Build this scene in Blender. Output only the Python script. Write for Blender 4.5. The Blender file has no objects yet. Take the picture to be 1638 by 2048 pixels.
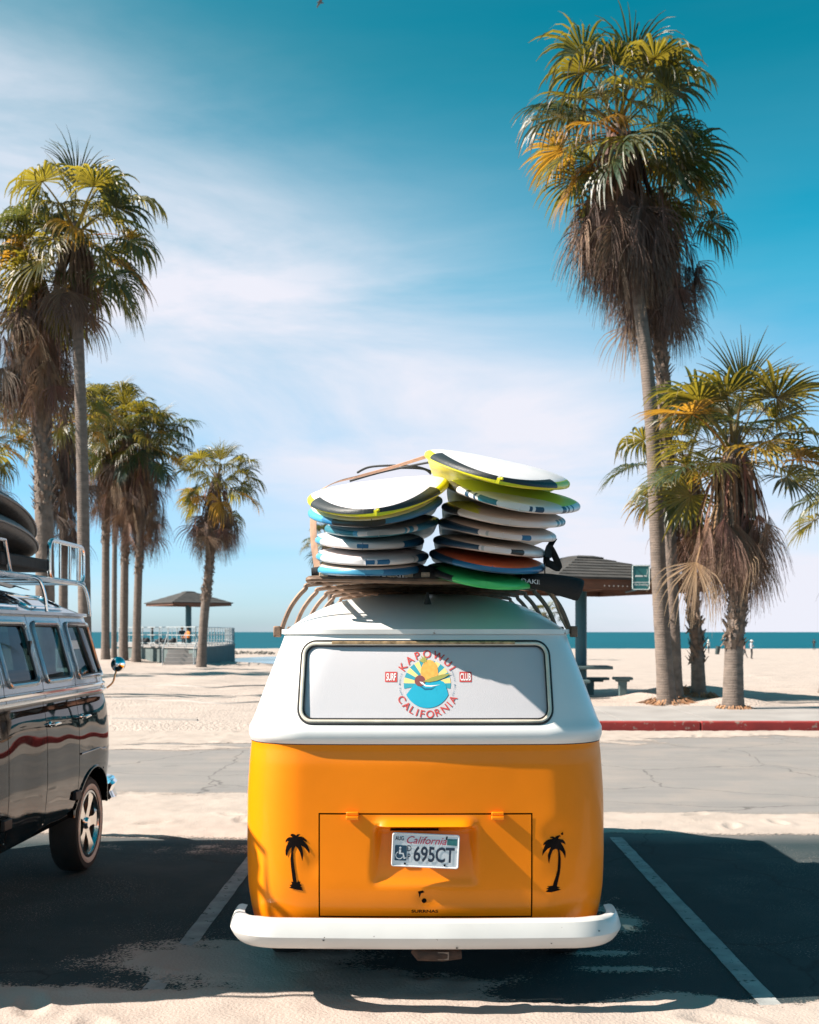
import bpy, bmesh, math, random
import numpy as np
from mathutils import Vector, Matrix, Euler
R = math.radians
PI = math.pi
scene = bpy.context.scene
col = scene.collection
random.seed(7)

# ------------------------------------------------------------------ camera
H = 1.72            # camera height
F = 2200.0          # focal length in pixels of the 1638 x 2048 frame
CX, CY = 851.0, 1264.0
cam_d = bpy.data.cameras.new('camera')
cam = bpy.data.objects.new('camera', cam_d)
col.objects.link(cam)
cam.location = (0, 0, H)
cam.rotation_euler = (R(90), 0, 0)
cam_d.sensor_fit = 'AUTO'
cam_d.sensor_width = 36
cam_d.lens = F / 2048 * 36
cam_d.shift_x = -(CX - 819) / 2048
cam_d.shift_y = (CY - 1024) / 2048
cam_d.clip_start = 0.1
cam_d.clip_end = 60000
cam_d.dof.use_dof = True
cam_d.dof.focus_distance = 5.2
cam_d.dof.aperture_fstop = 5.0
scene.camera = cam

def at(px, py, Y):
    """photo pixel at depth Y -> point in the scene"""
    return Vector(((px - CX) / F * Y, Y, H - (py - CY) / F * Y))

# ------------------------------------------------------------------ sun and sky
SUN = Vector((1.0, 0.14, -0.84)).normalized()
sun_d = bpy.data.lights.new('sun', 'SUN')
sun_d.energy = 5.0
sun_d.angle = R(0.53)
sun_d.color = (1.0, 0.89, 0.785)
sun = bpy.data.objects.new('sun', sun_d)
col.objects.link(sun)
sun.location = (-20, -5, 20)
sun.rotation_euler = SUN.to_track_quat('-Z', 'Y').to_euler()
sun_el = math.asin(-SUN.z)
sun_az = math.atan2(-SUN.x, -SUN.y)

world = bpy.data.worlds.new('World')
scene.world = world
world.use_nodes = True
SKY_STRENGTH = 0.078
def build_world():
    nt = world.node_tree
    N, L = nt.nodes, nt.links
    N.clear()
    out = N.new('ShaderNodeOutputWorld')
    bg = N.new('ShaderNodeBackground')
    bg.inputs['Strength'].default_value = SKY_STRENGTH
    L.new(bg.outputs[0], out.inputs[0])
    sky = N.new('ShaderNodeTexSky')
    sky.sky_type = 'NISHITA'
    sky.sun_disc = False
    sky.sun_elevation = sun_el
    sky.sun_rotation = sun_az
    sky.air_density = 1.0
    sky.dust_density = 0.6
    sky.ozone_density = 1.0
    tc = N.new('ShaderNodeTexCoord')
    sep = N.new('ShaderNodeSeparateXYZ')
    L.new(tc.outputs['Generated'], sep.inputs[0])
    def m(op, a, b=None, c=None, clamp=False):
        n = N.new('ShaderNodeMath'); n.operation = op; n.use_clamp = clamp
        for i, v in enumerate((a, b, c)):
            if v is None: continue
            if isinstance(v, (int, float)): n.inputs[i].default_value = v
            else: L.new(v, n.inputs[i])
        return n.outputs[0]
    x, y, z = sep.outputs
    # teal grade that grows with the height above the horizon
    ramp = N.new('ShaderNodeValToRGB')
    e = ramp.color_ramp.elements
    e[0].position = 0.0; e[0].color = (0.56, 0.78, 1.16, 1)
    e[1].position = 0.75; e[1].color = (0.0, 0.60, 0.53, 1)
    k = ramp.color_ramp.elements.new(0.10); k.color = (0.33, 0.74, 1.02, 1)
    k = ramp.color_ramp.elements.new(0.30); k.color = (0.03, 0.84, 0.84, 1)
    k = ramp.color_ramp.elements.new(0.46); k.color = (0.0, 0.68, 0.60, 1)
    L.new(z, ramp.inputs[0])
    mul = N.new('ShaderNodeMix'); mul.data_type = 'RGBA'; mul.blend_type = 'MULTIPLY'
    mul.inputs['Factor'].default_value = 1
    L.new(sky.outputs[0], mul.inputs['A']); L.new(ramp.outputs[0], mul.inputs['B'])
    # thin high cloud: a broad slanting veil broken by streaks
    b = m('ADD', z, m('MULTIPLY', x, 0.42))
    g = m('DIVIDE', m('SUBTRACT', b, 0.185), 0.145)
    veil = m('EXPONENT', m('MULTIPLY', m('MULTIPLY', g, g), -1.0))
    mp = N.new('ShaderNodeMapping')
    mp.inputs['Rotation'].default_value = (0, R(24), 0)
    mp.inputs['Scale'].default_value = (1.3, 1.3, 5.2)
    mp.inputs['Location'].default_value = (3.1, 0.4, 1.7)
    L.new(tc.outputs['Generated'], mp.inputs[0])
    n1 = N.new('ShaderNodeTexNoise'); n1.inputs['Scale'].default_value = 1.7
    n1.inputs['Detail'].default_value = 8; n1.inputs['Roughness'].default_value = 0.58
    n1.inputs['Distortion'].default_value = 0.5
    L.new(mp.outputs[0], n1.inputs['Vector'])
    s1 = m('MULTIPLY_ADD', n1.outputs[0], 3.5, -1.12, True)
    d = m('MULTIPLY', veil, m('MULTIPLY_ADD', s1, 0.72, 0.44), None, True)
    # faint low streaks near the horizon
    mp2 = N.new('ShaderNodeMapping')
    mp2.inputs['Scale'].default_value = (1.6, 1.6, 11.0)
    mp2.inputs['Rotation'].default_value = (0, R(7), 0)
    L.new(tc.outputs['Generated'], mp2.inputs[0])
    n2 = N.new('ShaderNodeTexNoise'); n2.inputs['Scale'].default_value = 1.5
    n2.inputs['Detail'].default_value = 5; n2.inputs['Roughness'].default_value = 0.5
    L.new(mp2.outputs[0], n2.inputs['Vector'])
    low = m('MULTIPLY', m('MULTIPLY_ADD', n2.outputs[0], 2.4, -0.85, True),
            m('EXPONENT', m('MULTIPLY', m('ABSOLUTE', z), -7.0)))
    d2 = m('ADD', d, m('MULTIPLY', low, 0.55), None, True)
    mix = N.new('ShaderNodeMix'); mix.data_type = 'RGBA'
    L.new(d2, mix.inputs['Factor'])
    L.new(mul.outputs['Result'], mix.inputs['A'])
    mix.inputs['B'].default_value = (4.5, 4.55, 5.05, 1)
    L.new(mix.outputs['Result'], bg.inputs['Color'])
build_world()

scene.view_settings.view_transform = 'Standard'
scene.view_settings.look = 'None'
scene.view_settings.gamma = 1
scene.view_settings.use_curve_mapping = False
scene.view_settings.exposure = 1.3
scene.render.engine = 'CYCLES'
scene.cycles.max_bounces = 8
scene.cycles.transparent_max_bounces = 24
scene.cycles.use_denoising = True
try:
    scene.cycles.denoiser = 'OPENIMAGEDENOISE'
except Exception:
    pass

# ------------------------------------------------------------------ numeric noise
def _hash(ix, iy, seed):
    n = (ix.astype(np.int64) * 374761393 + iy.astype(np.int64) * 668265263 + seed * 974711) & 0x7fffffff
    n = ((n ^ (n >> 13)) * 1274126177) & 0x7fffffff
    n = n ^ (n >> 16)
    return (n & 0xffff) / 65535.0
def vnoise(x, y, seed=0):
    x = np.asarray(x, float); y = np.asarray(y, float)
    ix = np.floor(x); iy = np.floor(y)
    fx = x - ix; fy = y - iy
    fx = fx * fx * (3 - 2 * fx); fy = fy * fy * (3 - 2 * fy)
    a = _hash(ix, iy, seed); b = _hash(ix + 1, iy, seed)
    c = _hash(ix, iy + 1, seed); d = _hash(ix + 1, iy + 1, seed)
    return (a * (1 - fx) + b * fx) * (1 - fy) + (c * (1 - fx) + d * fx) * fy
def fbm(x, y, seed=0, octv=4):
    s = 0; amp = .5
    for o in range(octv):
        s = s + amp * vnoise(x * 2 ** o, y * 2 ** o, seed + o * 17)
        amp *= .5
    return s / (1 - .5 ** octv)
def sst(a, b, x):
    t = np.clip((np.asarray(x, float) - a) / (b - a), 0, 1)
    return t * t * (3 - 2 * t)

# ------------------------------------------------------------------ materials
MATS = {}
def mat(name, c, rough=0.5, metal=0.0, var=0.12, vs=6.0, bump=0.0, bs=60.0, coat=0.0, spots=None, spec=0.5,
        wave=None, rvar=0.1, stretch=None, bd=4):
    """procedural material: colour broken by noise, grain bump, optional specks (colour, scale, threshold)"""
    if name in MATS: return MATS[name]
    m = bpy.data.materials.new(name); m.use_nodes = True
    N, L = m.node_tree.nodes, m.node_tree.links
    b = N['Principled BSDF']
    b.inputs['Metallic'].default_value = metal
    b.inputs['Specular IOR Level'].default_value = spec
    b.inputs['Coat Weight'].default_value = coat
    b.inputs['Coat Roughness'].default_value = 0.04
    tc = N.new('ShaderNodeTexCoord')
    vec = tc.outputs['Object']
    if stretch:
        mp = N.new('ShaderNodeMapping'); mp.inputs['Scale'].default_value = stretch
        L.new(vec, mp.inputs[0]); vec = mp.outputs[0]
    n = N.new('ShaderNodeTexNoise'); n.inputs['Scale'].default_value = vs; n.inputs['Detail'].default_value = 5
    L.new(vec, n.inputs['Vector'])
    mx = N.new('ShaderNodeMix'); mx.data_type = 'RGBA'
    mx.inputs['A'].default_value = (*[v * (1 - var) for v in c], 1)
    mx.inputs['B'].default_value = (*[min(1, v * (1 + var)) for v in c], 1)
    rr = N.new('ShaderNodeMapRange')
    rr.inputs['From Min'].default_value = .3; rr.inputs['From Max'].default_value = .7
    L.new(n.outputs[0], rr.inputs['Value']); L.new(rr.outputs[0], mx.inputs['Factor'])
    cout = mx.outputs['Result']
    if spots:
        sc, ssc, thr = spots
        n2 = N.new('ShaderNodeTexNoise'); n2.inputs['Scale'].default_value = ssc; n2.inputs['Detail'].default_value = 6
        n2.inputs['Roughness'].default_value = .65
        L.new(vec, n2.inputs['Vector'])
        r2 = N.new('ShaderNodeMapRange')
        r2.inputs['From Min'].default_value = thr; r2.inputs['From Max'].default_value = thr + .03
        L.new(n2.outputs[0], r2.inputs['Value'])
        m2 = N.new('ShaderNodeMix'); m2.data_type = 'RGBA'
        L.new(r2.outputs[0], m2.inputs['Factor']); L.new(cout, m2.inputs['A'])
        m2.inputs['B'].default_value = (*sc, 1)
        cout = m2.outputs['Result']
    L.new(cout, b.inputs['Base Color'])
    r3 = N.new('ShaderNodeMapRange')
    r3.inputs['To Min'].default_value = max(0, rough - rvar * rough); r3.inputs['To Max'].default_value = min(1, rough + rvar * rough)
    r3.inputs['From Min'].default_value = .3; r3.inputs['From Max'].default_value = .7
    L.new(n.outputs[0], r3.inputs['Value']); L.new(r3.outputs[0], b.inputs['Roughness'])
    if bump or wave:
        bp = N.new('ShaderNodeBump'); bp.inputs['Strength'].default_value = 1
        bp.inputs['Distance'].default_value = 1
        nb = N.new('ShaderNodeTexNoise'); nb.inputs['Scale'].default_value = bs; nb.inputs['Detail'].default_value = bd
        L.new(vec, nb.inputs['Vector'])
        hm = N.new('ShaderNodeMath'); hm.operation = 'MULTIPLY'; hm.inputs[1].default_value = bump
        L.new(nb.outputs[0], hm.inputs[0])
        h = hm.outputs[0]
        if wave:
            ws, wh, axis = wave
            w = N.new('ShaderNodeTexWave'); w.bands_direction = axis; w.inputs['Scale'].default_value = ws
            w.inputs['Distortion'].default_value = 2.5; w.inputs['Detail'].default_value = 3
            L.new(vec, w.inputs['Vector'])
            w2 = N.new('ShaderNodeMath'); w2.operation = 'MULTIPLY_ADD'; w2.inputs[1].default_value = wh
            L.new(w.outputs['Fac'], w2.inputs[0]); L.new(h, w2.inputs[2])
            h = w2.outputs[0]
        L.new(h, bp.inputs['Height']); L.new(bp.outputs[0], b.inputs['Normal'])
    MATS[name] = m
    return m

def glass_mat(name, tint, refl=0.06):
    if name in MATS: return MATS[name]
    m = bpy.data.materials.new(name); m.use_nodes = True
    N, L = m.node_tree.nodes, m.node_tree.links
    N.clear()
    out = N.new('ShaderNodeOutputMaterial')
    tr = N.new('ShaderNodeBsdfTransparent'); tr.inputs[0].default_value = (*tint, 1)
    gl = N.new('ShaderNodeBsdfGlossy'); gl.inputs['Roughness'].default_value = 0.02
    gl.inputs['Color'].default_value = (.9, .95, 1, 1)
    lw = N.new('ShaderNodeLayerWeight'); lw.inputs['Blend'].default_value = .5
    pw = N.new('ShaderNodeMath'); pw.operation = 'POWER'; pw.inputs[1].default_value = 4.5
    L.new(lw.outputs['Facing'], pw.inputs[0])
    fr = N.new('ShaderNodeMath'); fr.operation = 'MULTIPLY_ADD'; fr.inputs[1].default_value = .42; fr.inputs[2].default_value = .03
    L.new(pw.outputs[0], fr.inputs[0])
    nz = N.new('ShaderNodeTexNoise'); nz.inputs['Scale'].default_value = 3
    ad = N.new('ShaderNodeMath'); ad.operation = 'MULTIPLY_ADD'; ad.inputs[1].default_value = refl
    L.new(nz.outputs[0], ad.inputs[0]); L.new(fr.outputs[0], ad.inputs[2])
    mx = N.new('ShaderNodeMixShader')
    L.new(ad.outputs[0], mx.inputs[0]); L.new(tr.outputs[0], mx.inputs[1]); L.new(gl.outputs[0], mx.inputs[2])
    L.new(mx.outputs[0], out.inputs[0])
    MATS[name] = m
    return m

def leaf_mat(name, base, mid, tip, trans, tw=0.45, rough=.42):
    """fan leaf: colour runs along each leaflet (UV v), differs per leaf, lets light through"""
    m = bpy.data.materials.new(name); m.use_nodes = True
    N, L = m.node_tree.nodes, m.node_tree.links
    N.clear()
    out = N.new('ShaderNodeOutputMaterial')
    uv = N.new('ShaderNodeUVMap'); uv.uv_map = 'leaf'
    sp = N.new('ShaderNodeSeparateXYZ'); L.new(uv.outputs[0], sp.inputs[0])
    rp = N.new('ShaderNodeValToRGB')
    e = rp.color_ramp.elements
    e[0].position = 0; e[0].color = (*base, 1)
    e[1].position = 1; e[1].color = (*tip, 1)
    k = e.new(.35); k.color = (*mid, 1)
    k = e.new(.74); k.color = (*mid, 1)
    L.new(sp.outputs[1], rp.inputs[0])
    oi = N.new('ShaderNodeObjectInfo')
    ad = N.new('ShaderNodeMath'); ad.operation = 'ADD'
    L.new(oi.outputs['Random'], ad.inputs[0])
    ml = N.new('ShaderNodeMath'); ml.operation = 'MULTIPLY'; ml.inputs[1].default_value = .5
    L.new(sp.outputs[0], ml.inputs[0]); L.new(ml.outputs[0], ad.inputs[1])
    mr = N.new('ShaderNodeMapRange'); mr.inputs['From Max'].default_value = 1.5
    mr.inputs['To Min'].default_value = .62; mr.inputs['To Max'].default_value = 1.45
    L.new(ad.outputs[0], mr.inputs['Value'])
    hs = N.new('ShaderNodeHueSaturation')
    L.new(mr.outputs[0], hs.inputs['Value']); L.new(rp.outputs[0], hs.inputs['Color'])
    hr = N.new('ShaderNodeMapRange'); hr.inputs['To Min'].default_value = .465; hr.inputs['To Max'].default_value = .52
    L.new(oi.outputs['Random'], hr.inputs['Value']); L.new(hr.outputs[0], hs.inputs['Hue'])
    pb = N.new('ShaderNodeBsdfPrincipled'); pb.inputs['Roughness'].default_value = rough
    pb.inputs['Specular IOR Level'].default_value = .55
    L.new(hs.outputs[0], pb.inputs['Base Color'])
    tl = N.new('ShaderNodeBsdfTranslucent')
    h2 = N.new('ShaderNodeHueSaturation'); h2.inputs['Color'].default_value = (*trans, 1)
    L.new(mr.outputs[0], h2.inputs['Value']); L.new(h2.outputs[0], tl.inputs[0])
    mx = N.new('ShaderNodeMixShader'); mx.inputs[0].default_value = tw
    L.new(pb.outputs[0], mx.inputs[1]); L.new(tl.outputs[0], mx.inputs[2])
    L.new(mx.outputs[0], out.inputs[0])
    MATS[name] = m
    return m

# ------------------------------------------------------------------ object helpers
def tag(o, label=None, cat=None, group=None, kind=None):
    if label: o['label'] = label
    if cat: o['category'] = cat
    if group: o['group'] = group
    if kind: o['kind'] = kind
    return o
def thing(name, label, cat, loc=(0, 0, 0), group=None):
    o = bpy.data.objects.new(name, None); col.objects.link(o)
    o.location = loc
    o.empty_display_size = .2
    return tag(o, label, cat, group)
def adopt(o, parent):
    """parent o (built in scene coordinates) to a part or thing without moving it"""
    o.parent = parent
    off = Vector((0, 0, 0)); p = parent
    while p is not None:
        off += p.location; p = p.parent
    o.location = o.location - off
    return o

class MB:
    def __init__(s): s.v = []; s.f = []; s.m = []
    def vert(s, p): s.v.append(tuple(p)); return len(s.v) - 1
    def face(s, ids, m=0): s.f.append(tuple(ids)); s.m.append(m)
    def box(s, c, d, rot=None, m=0, taper=1.0):
        c = Vector(c); i0 = len(s.v)
        for z in (-1, 1):
            t = taper if z > 0 else 1
            for x, y in ((-1, -1), (1, -1), (1, 1), (-1, 1)):
                p = Vector((x * d[0] / 2 * t, y * d[1] / 2 * t, z * d[2] / 2))
                if rot is not None: p = rot @ p
                s.v.append(tuple(c + p))
        for q in ((0, 3, 2, 1), (4, 5, 6, 7), (0, 1, 5, 4), (1, 2, 6, 5), (2, 3, 7, 6), (3, 0, 4, 7)):
            s.face([i0 + k for k in q], m)
    def rings(s, rings, closed_u=True, m=0, caps=False, loop=False):
        n = len(rings[0]); i0 = len(s.v)
        for r in rings: s.v.extend(tuple(p) for p in r)
        k = len(rings)
        for a in range(k if loop else k - 1):
            b = (a + 1) % k
            for u in range(n if closed_u else n - 1):
                w = (u + 1) % n
                s.face((i0 + a * n + u, i0 + a * n + w, i0 + b * n + w, i0 + b * n + u), m)
        if caps and closed_u and not loop:
            s.face([i0 + u for u in range(n)][::-1], m)
            s.face([i0 + (k - 1) * n + u for u in range(n)], m)
    def tube(s, pts, r, n=8, m=0, caps=True, closed=False, flat=None, up=None):
        """tube or (flat=(half width, half thickness)) strap along a path"""
        pts = [Vector(p) for p in pts]; k = len(pts)
        rr = r if isinstance(r, (list, tuple)) else [r] * k
        prev = None; rings = []
        for i in range(k):
            if closed: t = pts[(i + 1) % k] - pts[i - 1]
            else: t = pts[min(i + 1, k - 1)] - pts[max(i - 1, 0)]
            t.normalize()
            if prev is None:
                ref = Vector(up) if up else (Vector((0, 0, 1)) if abs(t.z) < .9 else Vector((1, 0, 0)))
                nrm = (ref - t * ref.dot(t)).normalized()
            else:
                nrm = (prev - t * prev.dot(t)).normalized()
            prev = nrm; bi = t.cross(nrm)
            ring = []
            for j in range(n):
                a = 2 * PI * (j + .5) / n
                if flat: ring.append(pts[i] + bi * (math.cos(a) * flat[0] * 1.2) + nrm * (math.sin(a) * flat[1] * 1.2))
                else: ring.append(pts[i] + nrm * math.cos(a) * rr[i] + bi * math.sin(a) * rr[i])
            rings.append(ring)
        s.rings(rings, True, m, caps, closed)
    def lathe(s, prof, origin, axis, n=24, m=0, ref=None):
        """prof: (radius, height along axis)"""
        ax = Vector(axis).normalized(); o = Vector(origin)
        rf = Vector(ref) if ref else (Vector((0, 0, 1)) if abs(ax.z) < .9 else Vector((1, 0, 0)))
        u = (rf - ax * rf.dot(ax)).normalized(); w = ax.cross(u)
        rings = []
        for r, h in prof:
            r = max(r, 1e-4)
            rings.append([o + ax * h + (u * math.cos(2 * PI * j / n) + w * math.sin(2 * PI * j / n)) * r for j in range(n)])
        s.rings(rings, True, m)
    def grid(s, P, us, vs, m=0):
        i0 = len(s.v); nv = len(vs)
        for u in us:
            for v in vs: s.v.append(tuple(P(u, v)))
        for a in range(len(us) - 1):
            for b in range(nv - 1):
                s.face((i0 + a * nv + b, i0 + (a + 1) * nv + b, i0 + (a + 1) * nv + b + 1, i0 + a * nv + b + 1), m)
    def mesh(s, name, mats, smooth=True, angle=40, merge=False):
        me = bpy.data.meshes.new(name)
        me.from_pydata(s.v, [], s.f)
        for mm in (mats if isinstance(mats, (list, tuple)) else [mats]): me.materials.append(mm)
        if any(s.m): me.polygons.foreach_set('material_index', s.m)
        me.update()
        bm = bmesh.new(); bm.from_mesh(me)
        if merge: bmesh.ops.remove_doubles(bm, verts=bm.verts, dist=1e-4)
        bmesh.ops.recalc_face_normals(bm, faces=bm.faces)
        bm.to_mesh(me); bm.free()
        if smooth:
            me.polygons.foreach_set('use_smooth', [True] * len(me.polygons))
            try: me.set_sharp_from_angle(angle=R(angle))
            except Exception: pass
        return me
    def build(s, name, mats, parent=None, smooth=True, angle=40, merge=False, kind=None, label=None):
        o = bpy.data.objects.new(name, s.mesh(name, mats, smooth, angle, merge))
        col.objects.link(o)
        if parent is not None: adopt(o, parent)
        if kind: o['kind'] = kind
        if label: o['label'] = label
        return o

def bevel(o, w=.01, seg=2):
    b = o.modifiers.new('bevel', 'BEVEL'); b.width = w; b.segments = seg; b.limit_method = 'ANGLE'; b.angle_limit = R(40)
    return o
def smooth_path(pts, n=8):
    """Catmull-Rom through the points"""
    P = [Vector(p) for p in pts]; out = []
    for i in range(len(P) - 1):
        p0 = P[max(i - 1, 0)]; p1 = P[i]; p2 = P[i + 1]; p3 = P[min(i + 2, len(P) - 1)]
        for k in range(n):
            t = k / n
            out.append(.5 * ((2 * p1) + (p2 - p0) * t + (2 * p0 - 5 * p1 + 4 * p2 - p3) * t * t + (3 * p1 - p0 - 3 * p2 + p3) * t ** 3))
    out.append(P[-1])
    return out
def poly_on(polys, fn, name, mt, parent, thick=0.0, maxlen=None):
    """flat outlines (lists of (a,b)) laid on a surface fn(a,b) -> point"""
    bm = bmesh.new()
    for pl in polys:
        vs = [bm.verts.new((p[0], p[1], 0)) for p in pl]
        bm.faces.new(vs)
    bmesh.ops.triangulate(bm, faces=bm.faces[:])
    if maxlen:
        for _ in range(3):
            ed = [e for e in bm.edges if e.calc_length() > maxlen]
            if not ed: break
            bmesh.ops.subdivide_edges(bm, edges=ed, cuts=1)
            bmesh.ops.triangulate(bm, faces=bm.faces[:])
    for v in bm.verts: v.co = fn(v.co.x, v.co.y)
    bmesh.ops.recalc_face_normals(bm, faces=bm.faces)
    me = bpy.data.meshes.new(name); bm.to_mesh(me); bm.free()
    me.materials.append(mt)
    o = bpy.data.objects.new(name, me); col.objects.link(o)
    if parent is not None: adopt(o, parent)
    return o
def glyphs(text, size=1.0, offset=0.0, shear=0.0):
    """[(char mesh verts, faces, advance centre)] of one text line in the built-in font"""
    cu = bpy.data.curves.new('t', 'FONT'); cu.body = text; cu.size = size; cu.offset = offset; cu.shear = shear
    cu.resolution_u = 4
    cu.align_x = 'CENTER'; cu.align_y = 'CENTER'
    ob = bpy.data.objects.new('t', cu); col.objects.link(ob)
    dg = bpy.context.evaluated_depsgraph_get()
    me = bpy.data.meshes.new_from_object(ob.evaluated_get(dg))
    v = [(p.co.x, p.co.y) for p in me.vertices]; f = [tuple(q.vertices) for q in me.polygons]
    bpy.data.objects.remove(ob); bpy.data.curves.remove(cu); bpy.data.meshes.remove(me)
    return v, f
def text_on(items, fn, name, mt, parent):
    """items: (text, centre a, centre b, cap height, rotation, width squeeze, offset, shear) -> one lettering mesh"""
    mb = MB()
    for (tx, ca, cb, hgt, rot, sq, off, sh) in items:
        v, f = glyphs(tx, 1.0, off, sh)
        ys = [p[1] for p in v]; sc = hgt / max(max(ys) - min(ys), 1e-6)
        my = (max(ys) + min(ys)) / 2; xs = [p[0] for p in v]; mx_ = (max(xs) + min(xs)) / 2
        i0 = len(mb.v); c, s_ = math.cos(rot), math.sin(rot)
        for (x, y) in v:
            x = (x - mx_) * sc * sq; y = (y - my) * sc
            mb.v.append(tuple(fn(ca + x * c - y * s_, cb + x * s_ + y * c)))
        for q in f: mb.face([i0 + k for k in q])
    return mb.build(name, mt, parent, smooth=False)
def circle_pts(cx, cy, r, n=40, a0=0, a1=2 * PI):
    return [(cx + r * math.cos(a0 + (a1 - a0) * k / n), cy + r * math.sin(a0 + (a1 - a0) * k / n)) for k in range(n)]
def rrect(x0, x1, z0, z1, r, n=7):
    out = []
    for cx_, cz_, a in ((x1 - r, z0 + r, -90), (x1 - r, z1 - r, 0), (x0 + r, z1 - r, 90), (x0 + r, z0 + r, 180)):
        for k in range(n + 1):
            t = R(a + 90 * k / n); out.append((cx_ + r * math.cos(t), cz_ + r * math.sin(t)))
    return out
def dens(pts, d):
    out = []
    for i, p in enumerate(pts):
        q = pts[(i + 1) % len(pts)]; L_ = math.dist(p, q); n = max(1, int(L_ / d))
        for k in range(n): out.append((p[0] + (q[0] - p[0]) * k / n, p[1] + (q[1] - p[1]) * k / n))
    return out
def in_rr(x, z, x0, x1, z0, z1, r):
    if x < x0 or x > x1 or z < z0 or z > z1: return False
    dx = max(x0 + r - x, x - (x1 - r), 0); dz = max(z0 + r - z, z - (z1 - r), 0)
    return dx * dx + dz * dz <= r * r
def interp(tab):
    xs = [t[0] for t in tab]; ys = [t[1] for t in tab]
    return lambda z: float(np.interp(z, xs, ys))
def sinterp(tab):
    """smooth (monotone cubic) version of interp"""
    xs = np.array([t[0] for t in tab], float); ys = np.array([t[1] for t in tab], float)
    d = np.diff(ys) / np.diff(xs); mm = np.zeros(len(xs)); mm[1:-1] = np.where(d[:-1] * d[1:] > 0, 2 * d[:-1] * d[1:] / (d[:-1] + d[1:] + 1e-12), 0)
    mm[0] = d[0]; mm[-1] = d[-1]
    def fn(z):
        z = min(max(z, xs[0]), xs[-1]); i = min(int(np.searchsorted(xs, z, 'right')) - 1, len(xs) - 2)
        h = xs[i + 1] - xs[i]; t = (z - xs[i]) / h
        return float((1 + 2 * t) * (1 - t) ** 2 * ys[i] + t * (1 - t) ** 2 * h * mm[i] + t * t * (3 - 2 * t) * ys[i + 1] + t * t * (t - 1) * h * mm[i + 1])
    return fn
# ================================================================== SETTING
M_SAND = mat('sand', (.405, .34, .30), .95, var=.09, vs=1.3, bump=.045, bs=16, spec=.15)
M_SANDF = mat('drift_sand', (.385, .325, .285), .95, var=.09, vs=2.2, bump=.006, bs=60, spec=.15)
M_CONC = mat('pavement_concrete', (.30, .28, .268), .9, var=.12, vs=1.2, bump=.003, bs=80, spec=.2)
M_KERB = mat('red_kerb_paint', (.28, .024, .02), .7, var=.2, vs=3, bump=.004, bs=40, spots=((.3, .2, .16), 9, .60))

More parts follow.
